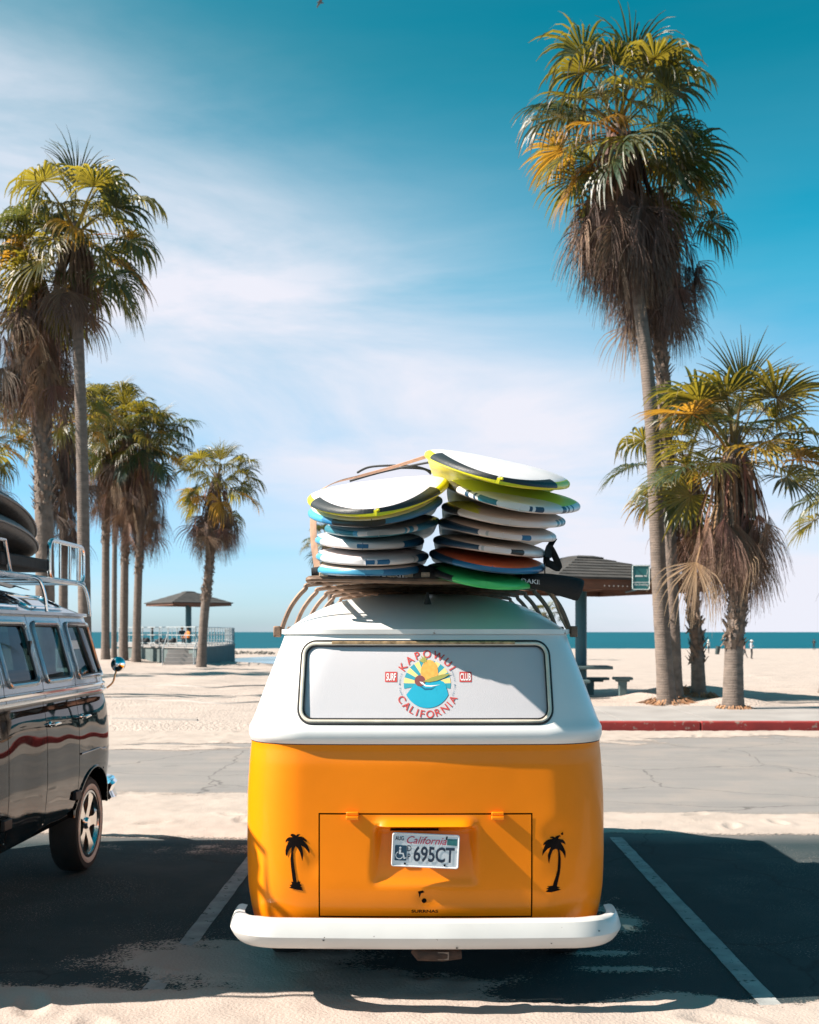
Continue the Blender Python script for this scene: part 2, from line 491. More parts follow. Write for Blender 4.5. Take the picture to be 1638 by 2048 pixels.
def asphalt_mat():
    m = bpy.data.materials.new('asphalt'); m.use_nodes = True
    N, L = m.node_tree.nodes, m.node_tree.links
    b = N['Principled BSDF']; b.inputs['Roughness'].default_value = .92
    b.inputs['Specular IOR Level'].default_value = .2
    tc = N.new('ShaderNodeTexCoord')
    def noise(s, d=5, r=.55, vec=None):
        n = N.new('ShaderNodeTexNoise'); n.inputs['Scale'].default_value = s; n.inputs['Detail'].default_value = d
        n.inputs['Roughness'].default_value = r; L.new(vec or tc.outputs['Object'], n.inputs['Vector']); return n.outputs[0]
    def rng(v, a, b_, c=0, d=1):
        q = N.new('ShaderNodeMapRange'); q.inputs['From Min'].default_value = a; q.inputs['From Max'].default_value = b_
        q.inputs['To Min'].default_value = c; q.inputs['To Max'].default_value = d; L.new(v, q.inputs['Value']); return q.outputs[0]
    def mix(f, a, b_):
        q = N.new('ShaderNodeMix'); q.data_type = 'RGBA'; L.new(f, q.inputs['Factor'])
        for s, v in (('A', a), ('B', b_)):
            if isinstance(v, tuple): q.inputs[s].default_value = (*v, 1)
            else: L.new(v, q.inputs[s])
        return q.outputs['Result']
    # the driving aisle (worn, dusty, y > 9.3) is paler; bays are darkened to teal as painted van shade
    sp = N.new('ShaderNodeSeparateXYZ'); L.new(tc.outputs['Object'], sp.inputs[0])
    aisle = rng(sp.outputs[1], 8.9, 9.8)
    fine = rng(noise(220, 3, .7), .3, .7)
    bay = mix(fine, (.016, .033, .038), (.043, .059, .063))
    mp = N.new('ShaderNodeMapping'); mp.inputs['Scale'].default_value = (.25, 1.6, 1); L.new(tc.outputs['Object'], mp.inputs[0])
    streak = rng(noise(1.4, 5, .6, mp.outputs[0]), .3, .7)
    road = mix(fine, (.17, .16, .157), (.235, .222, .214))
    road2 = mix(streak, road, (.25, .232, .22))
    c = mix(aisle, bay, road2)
    dust = rng(noise(1.1, 6, .62), .47, .72, 0, .55)
    dm = N.new('ShaderNodeMath'); dm.operation = 'MULTIPLY'
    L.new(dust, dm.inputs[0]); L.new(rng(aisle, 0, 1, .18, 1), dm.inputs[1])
    c = mix(dm.outputs[0], c, (.32, .272, .24))
    grit = rng(noise(75, 4, .7), .585, .63)
    near = rng(noise(.9, 5, .6), .46, .60, 0, 1)
    gm = N.new('ShaderNodeMath'); gm.operation = 'MULTIPLY'; L.new(grit, gm.inputs[0]); L.new(near, gm.inputs[1])
    c = mix(gm.outputs[0], c, (.34, .29, .25))
    vo = N.new('ShaderNodeTexVoronoi'); vo.feature = 'DISTANCE_TO_EDGE'; vo.inputs['Scale'].default_value = .55
    dn = N.new('ShaderNodeTexNoise'); dn.inputs['Scale'].default_value = 3; dn.inputs['Detail'].default_value = 4; L.new(tc.outputs['Object'], dn.inputs['Vector'])
    va = N.new('ShaderNodeMix'); va.data_type = 'VECTOR'; va.inputs['Factor'].default_value = .22
    L.new(tc.outputs['Object'], va.inputs['A']); L.new(dn.outputs['Color'], va.inputs['B']); L.new(va.outputs['Result'], vo.inputs['Vector'])
    crack = rng(vo.outputs['Distance'], 0, .006, .55, 0)
    c = mix(crack, c, (.02, .02, .02))
    oil = rng(noise(.8, 3, .5), .66, .74, 0, .6)
    c = mix(oil, c, (.02, .02, .02))
    L.new(c, b.inputs['Base Color'])
    bp = N.new('ShaderNodeBump'); bp.inputs['Distance'].default_value = .006; bp.inputs['Strength'].default_value = 1
    L.new(noise(140, 3, .6), bp.inputs['Height']); L.new(bp.outputs[0], b.inputs['Normal'])
    return m
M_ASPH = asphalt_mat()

mb = MB()
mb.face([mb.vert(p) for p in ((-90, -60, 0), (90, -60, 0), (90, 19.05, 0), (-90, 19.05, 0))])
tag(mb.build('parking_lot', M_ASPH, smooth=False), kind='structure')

def drop(x, y):
    right = .85 * sst(34, 106, y) + .35 * sst(106, 190, y) + .8 * sst(184, 215, y)
    left = .05 * sst(40, 60, y) + .45 * sst(64, 84, y) + .7 * sst(84, 190, y) + .8 * sst(184, 215, y)
    s = sst(-16, -7, x)
    return left * (1 - s) + right * s
MOUNDS = [(at(1335, 1412, 26.5), .95, .30), (at(1470, 1422, 24.2), .8, .16), (at(1400, 1390, 30.5), .9, .16),
          (at(400, 1336, 57.5), 1.2, .15), (at(240, 1322, 62), 3, .15)]
def terrain(x, y):
    z = -.07 + .17 * sst(18.9, 20.2, y) - drop(x, y)
    side = sst(-2.2, -4.2, x)
    amp = .05 * sst(21, 25, y) + .05 * sst(20, 23, y) * side
    z = z + amp * (fbm(x * .55, y * .45, 3) - .45) * 2 + .035 * sst(20, 23, y) * (fbm(x * 2.1, y * 1.7, 9) - .5) * np.clip(2 - y / 60, 0, 1)
    for c, r, hgt in MOUNDS:
        z = z + hgt * np.exp(-((x - c.x) ** 2 + (y - c.y) ** 2) / (r * r))
    return z
def nonuni(*segs):
    out = []
    for a, b, n in segs: out += list(np.linspace(a, b, n, endpoint=False))
    out.append(segs[-1][1]); return np.array(out)
xs = nonuni((-400, -60, 10), (-60, -30, 12), (-30, -14, 40), (-14, 16, 150), (16, 40, 30), (40, 400, 14))
ys = nonuni((-80, 18, 10), (18, 34, 130), (34, 70, 80), (70, 120, 30), (120, 230, 36))
X, Y = np.meshgrid(xs, ys, indexing='ij')
Z = terrain(X, Y)
mb = MB(); nx, ny = X.shape
mb.v = list(zip(X.ravel().tolist(), Y.ravel().tolist(), Z.ravel().tolist()))
for i in range(nx - 1):
    for j in range(ny - 1): mb.face((i * ny + j, (i + 1) * ny + j, (i + 1) * ny + j + 1, i * ny + j + 1))
tag(mb.build('beach', M_SAND), kind='structure')
tz = lambda x, y: float(terrain(np.array(float(x)), np.array(float(y))))
def ground_at(px, py):
    """where the ray through a photo pixel meets the sand"""
    Y = 20.0
    for _ in range(60):
        x = (px - CX) / F * Y
        Y += ((H - tz(x, Y)) * F / (py - CY) - Y) * .5
        Y = min(max(Y, 12), 400)
    x = (px - CX) / F * Y
    return Vector((x, Y, tz(x, Y)))

# blown sand lying on the asphalt: a height field that dips under the asphalt where there is none
xs = np.arange(-7.4, 8.6, .032); ys = np.concatenate([np.arange(3.4, 6.2, .022), np.arange(6.2, 12, .04), np.arange(12, 19.06, .07)])
X, Y = np.meshgrid(xs, ys, indexing='ij')
wob = (fbm(X * .9, Y * 1.6, 21, 5) - .5) * 2
wob2 = (fbm(X * 3.1, Y * 4.2, 33, 4) - .5) * 2
wob3 = (fbm(X * 9, Y * 13, 37, 4) - .5) * 2
wob4 = (fbm(X * 26, Y * 30, 39, 3) - .5) * 2
def blob(x, y, rx, ry): return np.exp(-(((X - x) / rx) ** 2 + ((Y - y) / ry) ** 2))
f = 1.5 * sst(5.50, 5.08, Y + .28 * wob + .05 * wob2 + .0 * X)
f = f - 1.7 * blob(.62, 5.22, .42, .20) - 1.7 * blob(1.60, 5.3, .2, .3) - 1.6 * blob(2.35, 5.36, .9, .24)
f = f + 1.25 * blob(-.95, 5.75, .62, .36) * (1 + .9 * wob2) + .7 * blob(-.2, 5.40, .8, .18) + .6 * blob(-1.9, 8.75, .9, .22) * (1 + 1.6 * wob2)
f = f + .85 * blob(1.13, 6.65, .14, .40) * (1 + 1.3 * wob2) + .72 * blob(1.0, 5.88, .36, .07) * (1 + .9 * wob2) + .6 * blob(.98, 5.60, .4, .07) * (1 + wob2)
ml = sst(9.0, 9.5, Y + .3 * wob) * sst(12.1, 11.2, Y + .7 * wob) * sst(-.2, -.8, X)
mr = sst(9.25, 9.55, Y + .12 * wob + .04 * (X - 2)) * sst(10.75, 10.2, Y + .4 * wob) * sst(.2, .8, X)
f = f + 1.2 * ml + 1.15 * mr
edge = 16.9 + .9 * sst(2, 7, X) - .5 * sst(-1.5, -3.5, X)
f = f + 1.2 * sst(-.55, .45, Y - edge + 1.2 * wob + .3 * wob2) - .75 * blob(6.5, 17.8, 2.4, .35)
f = f + .22 * wob + .22 * wob2 + .20 * wob3 + .16 * wob4
lump = (fbm(X * 5, Y * 5, 51, 3) - .5) * .016 + (fbm(X * 14, Y * 14, 55, 2) - .5) * .006
foot = np.zeros_like(X)
rg = np.random.default_rng(5)
for _ in range(150):      # scuffs and footprints
    fx, fy = rg.uniform(-6, 6), rg.choice([rg.uniform(3.8, 5.6), rg.uniform(9.3, 11.6), rg.uniform(17, 19)])
    a = rg.uniform(0, PI); dx = (X - fx) * math.cos(a) + (Y - fy) * math.sin(a); dy = -(X - fx) * math.sin(a) + (Y - fy) * math.cos(a)
    g = (dx / .13) ** 2 + (dy / .055) ** 2
    foot += -.024 * np.exp(-g) + .012 * np.exp(-(np.sqrt(g) - 1.5) ** 2 * 4)
trk = np.zeros_like(X)
for (x0, y0, x1, y1, wd) in ((-2.6, 4.1, 3.6, 4.75, .13), (-3, 4.75, 2.2, 4.35, .13), (1.6, 9.6, 3.4, 10.25, .12)):   # tyre tracks
    L_ = math.hypot(x1 - x0, y1 - y0); ux, uy = (x1 - x0) / L_, (y1 - y0) / L_
    al = (X - x0) * ux + (Y - y0) * uy; ac = -(X - x0) * uy + (Y - y0) * ux
    on = np.exp(-(ac / wd) ** 4) * sst(0, .3, al) * sst(L_, L_ - .3, al)
    trk += on * (-.012 + .009 * np.sin(al * 2 * PI / .075))
Z = .0025 + np.clip((f - .50) * .022, 0, .014) + np.clip(f - .5, 0, .5) * 2 * (lump + foot + trk)
Z = np.maximum(Z, .0022)
keep = (f > .12)
mb = MB(); nx, ny = X.shape
mb.v = list(zip(X.ravel().tolist(), Y.ravel().tolist(), Z.ravel().tolist()))
kk = keep[:-1, :-1] | keep[1:, :-1] | keep[:-1, 1:] | keep[1:, 1:]
for i, j in zip(*np.nonzero(kk)):
    i = int(i); j = int(j); mb.face((i * ny + j, (i + 1) * ny + j, (i + 1) * ny + j + 1, i * ny + j + 1))
sd = mb.build('sand_drift', M_SANDF, angle=180); tag(sd, kind='stuff')
at_ = sd.data.attributes.new('cover', 'FLOAT', 'POINT'); at_.data.foreach_set('value', f.ravel().astype(np.float32))
# the sheet thins out into scattered grains where the cover is low
N, L = M_SANDF.node_tree.nodes, M_SANDF.node_tree.links
an = N.new('ShaderNodeAttribute'); an.attribute_name = 'cover'
tcs = N.new('ShaderNodeTexCoord')
gn = N.new('ShaderNodeTexNoise'); gn.inputs['Scale'].default_value = 55; gn.inputs['Detail'].default_value = 6; gn.inputs['Roughness'].default_value = .75
L.new(tcs.outputs['Object'], gn.inputs['Vector'])
g1 = N.new('ShaderNodeMath'); g1.operation = 'MULTIPLY_ADD'; g1.inputs[1].default_value = 2.4; g1.inputs[2].default_value = -1.2
L.new(gn.outputs[0], g1.inputs[0])
g2 = N.new('ShaderNodeMath'); g2.operation = 'ADD'; L.new(g1.outputs[0], g2.inputs[0]); L.new(an.outputs['Fac'], g2.inputs[1])
g3 = N.new('ShaderNodeMapRange'); g3.inputs['From Min'].default_value = .46; g3.inputs['From Max'].default_value = .62; L.new(g2.outputs[0], g3.inputs['Value'])
tb_ = N.new('ShaderNodeBsdfTransparent'); mxs = N.new('ShaderNodeMixShader')
L.new(g3.outputs[0], mxs.inputs[0]); L.new(tb_.outputs[0], mxs.inputs[1]); L.new(N['Principled BSDF'].outputs[0], mxs.inputs[2])
L.new(mxs.outputs[0], N['Material Output'].inputs[0])

# painted bay lines
M_LINE = mat('bay_line_paint', (.27, .28, .275), .85, var=.3, vs=7, bump=.002, bs=90, spots=((.06, .07, .07), 16, .60))
for k, (x, y0, y1) in enumerate(((-1.31, 4.6, 9.15), (1.59, 4.4, 9.2))):
    mb = MB(); n = 40
    for q in range(n + 1):
        y = y0 + (y1 - y0) * q / n
        for s in (-1, 1): mb.vert((x + s * (.052 + .006 * (random.random() - .5)), y, .004))
    for q in range(n): mb.face((2 * q, 2 * q + 1, 2 * q + 3, 2 * q + 2))
    o = mb.build('bay_line', M_LINE, smooth=False); tag(o, kind='structure')

# sidewalk with a red kerb that bends away at the drive entrance
def slab_row(x0, x1, step):
    x = x0
    while x < x1: yield x, min(x + step, x1); x += step
side_root = thing('sidewalk', None, None, (0, 19.2, 0)); tag(side_root, kind='structure')
xw = -2.9
for i, (a, b) in enumerate(slab_row(xw, 45, 1.6)):
    mb = MB(); mb.box(((a + b) / 2, 21.35, .06 + .003 * (i % 3)), (b - a - .012, 4.0, .17))
    o = mb.build('slab', M_CONC, side_root, smooth=False)
kr = thing('kerb', None, None, (0, 19.2, 0)); tag(kr, kind='structure')
def kerb_piece(p, q):
    mb = MB(); p = Vector(p); q = Vector(q); d = (q - p); L_ = d.length; a = math.atan2(d.y, d.x)
    mb.box((p + q) / 2 + Vector((0, 0, .065)), (L_ - .012, .17, .19), Matrix.Rotation(a, 3, 'Z'))
    bevel(mb.build('kerb_stone', M_KERB, kr, smooth=False), .02)
for a, b in slab_row(xw + .5, 45, 2.4): kerb_piece((a, 19.25, 0), (b, 19.25, 0))
kerb_piece((xw - .05, 19.95, -.05), (xw + .5, 19.32, 0))
kerb_piece((xw - .2, 20.9, -.08), (xw - .06, 19.97, -.05))

# sea, tidal pool
def water_mat(name, c, rough, bump, scale, spec=.4):
    m = bpy.data.materials.new(name); m.use_nodes = True
    N, L = m.node_tree.nodes, m.node_tree.links
    b = N['Principled BSDF']; b.inputs['Roughness'].default_value = rough
    b.inputs['Specular IOR Level'].default_value = spec
    tc = N.new('ShaderNodeTexCoord'); mp = N.new('ShaderNodeMapping'); mp.inputs['Scale'].default_value = scale
    L.new(tc.outputs['Object'], mp.inputs[0])
    n = N.new('ShaderNodeTexNoise'); n.inputs['Scale'].default_value = 1; n.inputs['Detail'].default_value = 6
    L.new(mp.outputs[0], n.inputs['Vector'])
    mx = N.new('ShaderNodeMix'); mx.data_type = 'RGBA'
    mx.inputs['A'].default_value = (*[v * .75 for v in c], 1); mx.inputs['B'].default_value = (*[v * 1.3 for v in c], 1)
    L.new(n.outputs[0], mx.inputs['Factor']); L.new(mx.outputs['Result'], b.inputs['Base Color'])
    bp = N.new('ShaderNodeBump'); bp.inputs['Distance'].default_value = bump; bp.inputs['Strength'].default_value = 1
    L.new(n.outputs[0], bp.inputs['Height']); L.new(bp.outputs[0], b.inputs['Normal'])
    return m
mb = MB()
mb.face([mb.vert(p) for p in ((-40000, 150, -1.28), (40000, 150, -1.28), (40000, 42000, -1.28), (-40000, 42000, -1.28))])
tag(mb.build('sea', water_mat('sea_water', (.0, .075, .105), .6, .5, (.05, .13, 1), .1), smooth=False), kind='structure')
foam = MB(); xx = np.linspace(-90, 90, 181)
for x in xx:
    ysh = 187.6 + 2.2 * (float(fbm(np.array(x * .08), np.array(1.), 71)) - .5)
    w = .5 + 1.6 * float(fbm(np.array(x * .3), np.array(3.), 73))
    foam.vert((x, ysh - w, -1.262)); foam.vert((x, ysh + w, -1.262))
for i in range(180): foam.face((2 * i, 2 * i + 1, 2 * i + 3, 2 * i + 2))
tag(foam.build('surf_foam', mat('foam', (.7, .7, .7), .8, bump=.02, bs=3), smooth=False), kind='stuff')
mb = MB(); n = 40
outl = []
for k in range(n):
    a = 2 * PI * k / n
    outl.append((-8.6 + 4.6 * math.cos(a) * (1 + .12 * math.sin(3 * a)), 74 + 11 * math.sin(a) * (1 + .1 * math.cos(2 * a + 1))))
zp = -.14
mb.face([mb.vert((x, y, max(zp, tz(x, y) + .015))) for x, y in outl])
tag(mb.build('tidal_pool', water_mat('pool_water', (.16, .18, .23), .12, .02, (1.5, .6, 1), .5), smooth=False), kind='structure')
rg = random.Random(3)
M_STONE = mat('shore_stone', (.16, .14, .12), .9, bump=.02, bs=20)
mb = MB()
for _ in range(70):
    p = ground_at(rg.uniform(470, 552), rg.uniform(1304, 1309)); s = rg.uniform(.08, .28)
    mb.box(p + Vector((0, 0, s * .25)), (s * rg.uniform(.8, 1.8), s, s * .7), Euler((rg.random(), rg.random(), rg.random())).to_matrix(), taper=.6)
tag(mb.build('shore_stones', M_STONE), kind='stuff')
# grooves of raked sand / cracks of the path left of the kerb: thin old path edges half buried
M_PATH = mat('buried_path_concrete', (.30, .27, .25), .9, bump=.004, bs=50)
for (pts) in (((225, 1397), (330, 1402), (440, 1408), (545, 1404)), ((225, 1438), (330, 1440), (395, 1441)), ((222, 1372), (330, 1371), (420, 1376), (545, 1371))):
    mb = MB(); P = smooth_path([ground_at(*q) for q in pts], 6)
    for q in P:
        q.z = tz(q.x, q.y)
    mb.tube([q + Vector((0, 0, .0)) for q in P], .035, 6)
    tag(mb.build('path_edge', M_PATH), kind='structure')
# ================================================================== VAN BODIES
class Loft:
    """van body: plan outline with rounded corners, lofted over heights"""
    def __init__(s, cx, w, y0, yf, rr, rf, pr=2.2, pf=2.0, bow=.02, bowf=.05, xfix=.6):
        s.cx, s.w, s.y0, s.yf, s.rr, s.rfz, s.pr, s.pf, s.bow, s.bowf, s.xfix = cx, w, y0, yf, rr, (rf if callable(rf) else (lambda z: rf)), pr, pf, bow, bowf, xfix
    def rear_y(s, x, z):
        w = s.w(z); ax = min(abs(x), w); xc = w - s.rr
        y = s.y0(z) + s.bow * (ax / w) ** 2
        if ax > xc: y += s.rr * (1 - max(0, 1 - ((ax - xc) / s.rr) ** s.pr) ** (1 / s.pr))
        return y
    def front_y(s, x, z):
        w = s.w(z); rf = s.rfz(z); ax = min(abs(x), w); xc = w - rf
        y = s.yf(z) - s.bowf * (ax / w) ** 2
        if ax > xc: y -= rf * (1 - max(0, 1 - ((ax - xc) / rf) ** s.pf) ** (1 / s.pf))
        return y
    def P(s, st, z):
        k, v, sg = st; w = s.w(z)
        if k == 'R': x = v; return Vector((s.cx + x, s.rear_y(x, z), z))
        if k == 'F': x = v; return Vector((s.cx + x, s.front_y(x, z), z))
        if k == 'C':      # rear corner, v 0..1
            a0 = math.asin(max(0, min(1, (s.xfix - (w - s.rr)) / s.rr)) ** (s.pr / 2)); a = a0 + (PI / 2 - a0) * v
            x = w - s.rr + s.rr * math.sin(a) ** (2 / s.pr); y = s.y0(z) + s.bow + s.rr * (1 - max(0, math.cos(a)) ** (2 / s.pr))
            return Vector((s.cx + sg * x, y - s.bow * (1 - (x / w) ** 2), z))
        if k == 'D':      # front corner
            a = PI / 2 * v; rf = s.rfz(z)
            x = w - rf + rf * math.sin(a) ** (2 / s.pf); y = s.yf(z) - rf * (1 - max(0, math.cos(a)) ** (2 / s.pf))
            return Vector((s.cx + sg * x, y - s.bowf * (x / w) ** 2, z))
        if k == 'S': return Vector((s.cx + sg * w, v, z))
    def side(s, sg, y, z, off=0.0):
        """point on the side wall, following the front corner"""
        w = s.w(z); rf = s.rfz(z); ys = s.yf(z) - s.bowf - rf
        if y > ys: w = w - rf + rf * max(0, 1 - (min(1, (y - ys) / rf)) ** s.pf) ** (1 / s.pf)
        return Vector((s.cx + sg * (w + off), y, z))
    def build(s, stations, levels, group, disp=None):
        """group(station a, station b, mid point, z mid) -> key or None; returns {key: MB}"""
        n = len(stations); pts = []
        for z in levels:
            pts.append([s.P(st, z) for st in stations])
        out = {}
        for i in range(len(levels) - 1):
            for j in range(n):
                k = (j + 1) % n
                q = (pts[i][j], pts[i][k], pts[i + 1][k], pts[i + 1][j])
                c = (q[0] + q[1] + q[2] + q[3]) / 4
                key = group(stations[j], stations[k], c)
                if key is None: continue
                g = out.setdefault(key, ({}, MB()))
                ids = []
                for (a, b) in ((i, j), (i, k), (i + 1, k), (i + 1, j)):
                    if (a, b) not in g[0]:
                        p = pts[a][b]
                        if disp: p = disp(key, p)
                        g[0][(a, b)] = g[1].vert(p)
                    ids.append(g[0][(a, b)])
                g[1].face(ids)
        return {k: v[1] for k, v in out.items()}
def fl(a, b, d, excl=False):
    n = max(1, int(round(abs(b - a) / d))); l_ = [a + (b - a) * i / n for i in range(n + 1)]
    return l_[:-1] if excl else l_
def merge_vals(vals, extra, eps):
    """keep the exact extra values, drop grid values too close to them"""
    return sorted([v for v in vals if all(abs(v - e) > eps for e in extra)] + list(extra))

RUST = (.12, .045, .02)
M_ORANGE = mat('orange_paint', (.88, .222, .0), .40, var=.08, vs=1.6, coat=.22, spec=.25, bump=.0006, bs=5, spots=((.42, .10, .005), 26, .735))
M_WHITE = mat('white_paint', (.71, .705, .69), .38, var=.035, vs=3, coat=.25, bump=.0005, bs=5, spots=((.35, .22, .12), 34, .745))
M_BUMPER = mat('bumper_white_paint', (.56, .55, .53), .4, var=.06, vs=4, coat=.2, spots=((.10, .05, .03), 23, .69))
M_BLACK = mat('black_rubber', (.012, .012, .013), .55, var=.2)
M_DARK = mat('dark_inside', (.008, .006, .006), .9, spec=.03)
M_TYRE = mat('tyre_rubber', (.018, .018, .018), .8, var=.25, vs=20, bump=.002, bs=60)
M_CREAM = mat('cream_trim', (.66, .60, .50), .35, var=.15, vs=12, metal=.15)
M_CHROME = mat('chrome', (.78, .79, .8), .08, 1.0, var=.06, vs=12)
M_STEEL = mat('silver_rack_metal', (.62, .64, .66), .25, 1.0, var=.1, vs=14)
M_FILM = mat('perforated_window_film', (.50, .49, .515), .62, var=.03, vs=1.5, bump=.0012, bs=420, spec=.3)
M_RED = mat('red_print', (.50, .055, .05), .6, var=.08)
M_GLASSD = glass_mat('dark_window_glass', (.10, .14, .14), .04)
M_GLASS = glass_mat('clear_window_glass', (.25, .38, .40), .05)

# ------------------------------------------------------------------ the orange van
wA = sinterp([(.26, .79), (.34, .823), (.45, .843), (.54, .853), (.70, .857), (.9, .856), (1.15, .842), (1.20, .838),
              (1.212, .838), (1.235, .846), (1.27, .845), (1.30, .832), (1.33, .822), (1.39, .803), (1.51, .765), (1.63, .725), (1.69, .707), (1.72, .70)])
yA = sinterp([(.26, 5.09), (.34, 5.04), (.45, 5.008), (.6, 5.0), (1.1, 5.0), (1.20, 5.006), (1.212, 5.0), (1.235, 4.984), (1.27, 4.984),
              (1.30, 5.006), (1.33, 5.022), (1.4, 5.052), (1.6, 5.142), (1.69, 5.19), (1.72, 5.205)])
fA = sinterp([(.26, 9.3), (.5, 9.4), (.9, 9.42), (1.2, 9.36), (1.3, 9.3), (1.72, 8.95)])
van = thing('camper_van', 'orange and white vintage camper van parked with its rear to us, surfboards on its roof', 'van', (0, 5.0, 0))
LA = Loft(0, wA, yA, fA, .30, .42, 2.3, 2.2, bow=.03, bowf=.08)
LX, LZ0, LZ1 = .481, .425, .889        # engine lid half width, bottom, top
WX, WZ0, WZ1, WR = .572, 1.312, 1.665, .055   # rear window opening
gap = .0065
rx = merge_vals(fl(-.6, .6, .0165), [-LX - gap, -LX, LX, LX + gap], .004)
sy = merge_vals(fl(5.56, 8.8, .05), [7.195, 7.2, 8.195, 8.2], .006)
st = [('R', x, 0) for x in rx] + [('C', v, 1) for v in fl(0, 1, .09)[1:]] + [('S', y, 1) for y in sy] + [('D', v, 1) for v in fl(1, 0, .12)]
st += [('F', x, 0) for x in fl(.2, -.2, .1)[0:]] + [('D', v, -1) for v in fl(0, 1, .12)] + [('S', y, -1) for y in sy[::-1]] + [('C', v, -1) for v in fl(1, 0, .09)[:-1]]
lv = merge_vals(fl(.26, 1.72, .0165), [LZ0 - gap, LZ0, LZ1, LZ1 + gap, 1.205, 1.2095], .004)
AX = [(5.95), (8.35)]
SIDEW = [(5.75, 6.75), (6.87, 7.1), (7.3, 8.1), (8.3, 8.7)]
def grpA(a, b, c):
    rear = c.y < 5.4 and a[0] in 'RC' and b[0] in 'RC'
    if rear:
        ax = abs(c.x)
        if ax < LX + gap and LZ0 - gap < c.z < LZ1 + gap:
            if ax < LX and LZ0 < c.z < LZ1: return 'engine_lid'
            return None
        if in_rr(c.x, c.z, -WX, WX, WZ0, WZ1, WR): return None
    elif a[0] == 'S' and b[0] == 'S':
        for yw in AX:
            if (c.y - yw) ** 2 + (c.z - .32) ** 2 < .385 ** 2: return None
        if 7.195 < c.y < 7.2 or 8.195 < c.y < 8.2: return None
        for q0, q1 in SIDEW:
            if in_rr(c.y, c.z, q0, q1, 1.335, 1.645, .05): return None
    elif a[0] in 'DF' and b[0] in 'DF' and abs(c.x) < .66 and 1.31 < c.z < 1.66: return None
    if 1.205 < c.z < 1.2095: return 'waist_seam'
    return 'lower_body' if c.z < 1.207 else 'upper_body'
def lid_disp(key, p):
    if key == 'engine_lid':
        x, z = p.x, p.z
        t = abs(x)
        hood = .040 * math.exp(-((z - .842) / .017) ** 2) * float(sst(.245, .17, t))
        hw = .235 + (.86 - z) * .06
        rec = float(sst(.838, .818, z) * sst(.555, .60, z)) * float(sst(hw, hw - .035, t)) * (.006 + .052 * max(0, (z - .55) / .29))
        dent = .006 * math.exp(-((x - .02) / .05) ** 2 - ((z - .50) / .035) ** 2)
        p = p + Vector((0, -hood + rec + dent, 0))
    elif key == 'lower_body' and p.y < 5.5:
        x, z = p.x, p.z
        d = 0
        for (dx, dz, r, h_) in ((.60, .79, .05, .010), (-.50, .66, .05, .006), (.30, .98, .30, .004), (-.35, 1.05, .25, .003), (.60, .62, .07, .005), (-.6, .5, .07, .004)):
            d += h_ * math.exp(-((x - dx) / r) ** 2 - ((z - dz) / r) ** 2)
        p = p + Vector((0, d + .0025 * (float(fbm(np.array(x * 3.), np.array(z * 3.), 4)) - .5), 0))
    return p
partsA = LA.build(st, lv, grpA, lid_disp)
MA = {'lower_body': M_ORANGE, 'upper_body': M_WHITE, 'engine_lid': M_ORANGE, 'waist_seam': M_BLACK}
lid = None
for k, m_ in partsA.items():
    o = m_.build(k, MA[k], van, angle=60)
    if k == 'engine_lid': lid = o
rearA = lambda off: (lambda x, z: Vector((x, LA.rear_y(x, z) - off, z)))
# dark engine bay behind the lid gap, floor pan
mb = MB(); mb.box((0, 5.45, .66), (1.2, .7, .62)); mb.box((0, 7.2, .31), (1.5, 3.8, .07))
mb.build('engine_bay', M_DARK, van, smooth=False)
# lid hinges
for hx in (-.332, .328):
    mb = MB(); y = LA.rear_y(hx, .885)
    mb.box((hx, y - .008, .894), (.056, .016, .017)); mb.box((hx, y - .013, .876), (.058, .022, .016))
    bevel(mb.build('hinge', M_ORANGE, lid), .003)
# black rust hole of the missing latch, makers' letters below it
poly_on([circle_pts(-.006, .497, .011, 14), [(-.035, .54), (-.012, .545), (-.004, .536), (-.02, .532), (-.028, .51), (-.03, .527)]],
        lambda x, z: Vector((x, lid_disp('engine_lid', rearA(0)(x, z)).y - .002, z)), 'latch_hole', M_DARK, lid)
text_on([('SURRNAS', -.003, .449, .014, 0, 1.55, .03, 0)], lambda x, z: Vector((x, lid_disp('engine_lid', rearA(0)(x, z)).y - .002, z)), 'lettering', M_DARK, lid)
mb = MB(); yy = LA.rear_y(0, .82)
mb.box((-.05, yy + .012, .8205), (.22, .03, .006)); mb.build('lamp_slot', M_DARK, lid)

# rear window: recessed film-covered pane, rubber, cream trim
pane = MB(); pane.grid(lambda x, z: rearA(-.013)(x, z), fl(-WX - .004, WX + .004, .03), fl(WZ0 - .006, WZ1 + .006, .03))
pane = pane.build('rear_window', M_FILM, van)
def rring(x0, x1, z0, z1, r, off, rad, name, m_, parent, flat=None):
    mb = MB(); pts = [rearA(off)(x, z) for x, z in dens(rrect(x0, x1, z0, z1, r), .05)]
    mb.tube(pts, rad, 8, closed=True)
    return mb.build(name, m_, parent)
rring(-WX - .012, WX + .011, WZ0 - .011, WZ1 + .011, WR + .012, .001, .007, 'window_gasket', M_BLACK, pane)
rring(-WX, WX, WZ0, WZ1, WR, .004, .0085, 'window_trim', M_CREAM, pane)
rring(-WX + .0105, WX - .0105, WZ0 + .0105, WZ1 - .0105, WR - .008, -.003, .0045, 'inner_gasket', M_BLACK, pane)
mb = MB(); mb.tube([rearA(.010)(x, WZ1 + .004) for x in fl(-.44, .42, .05)], .008, 8)
mb.build('wire_strip', mat('brass_wire', (.45, .30, .16), .45, .6, var=.5, vs=40), pane)
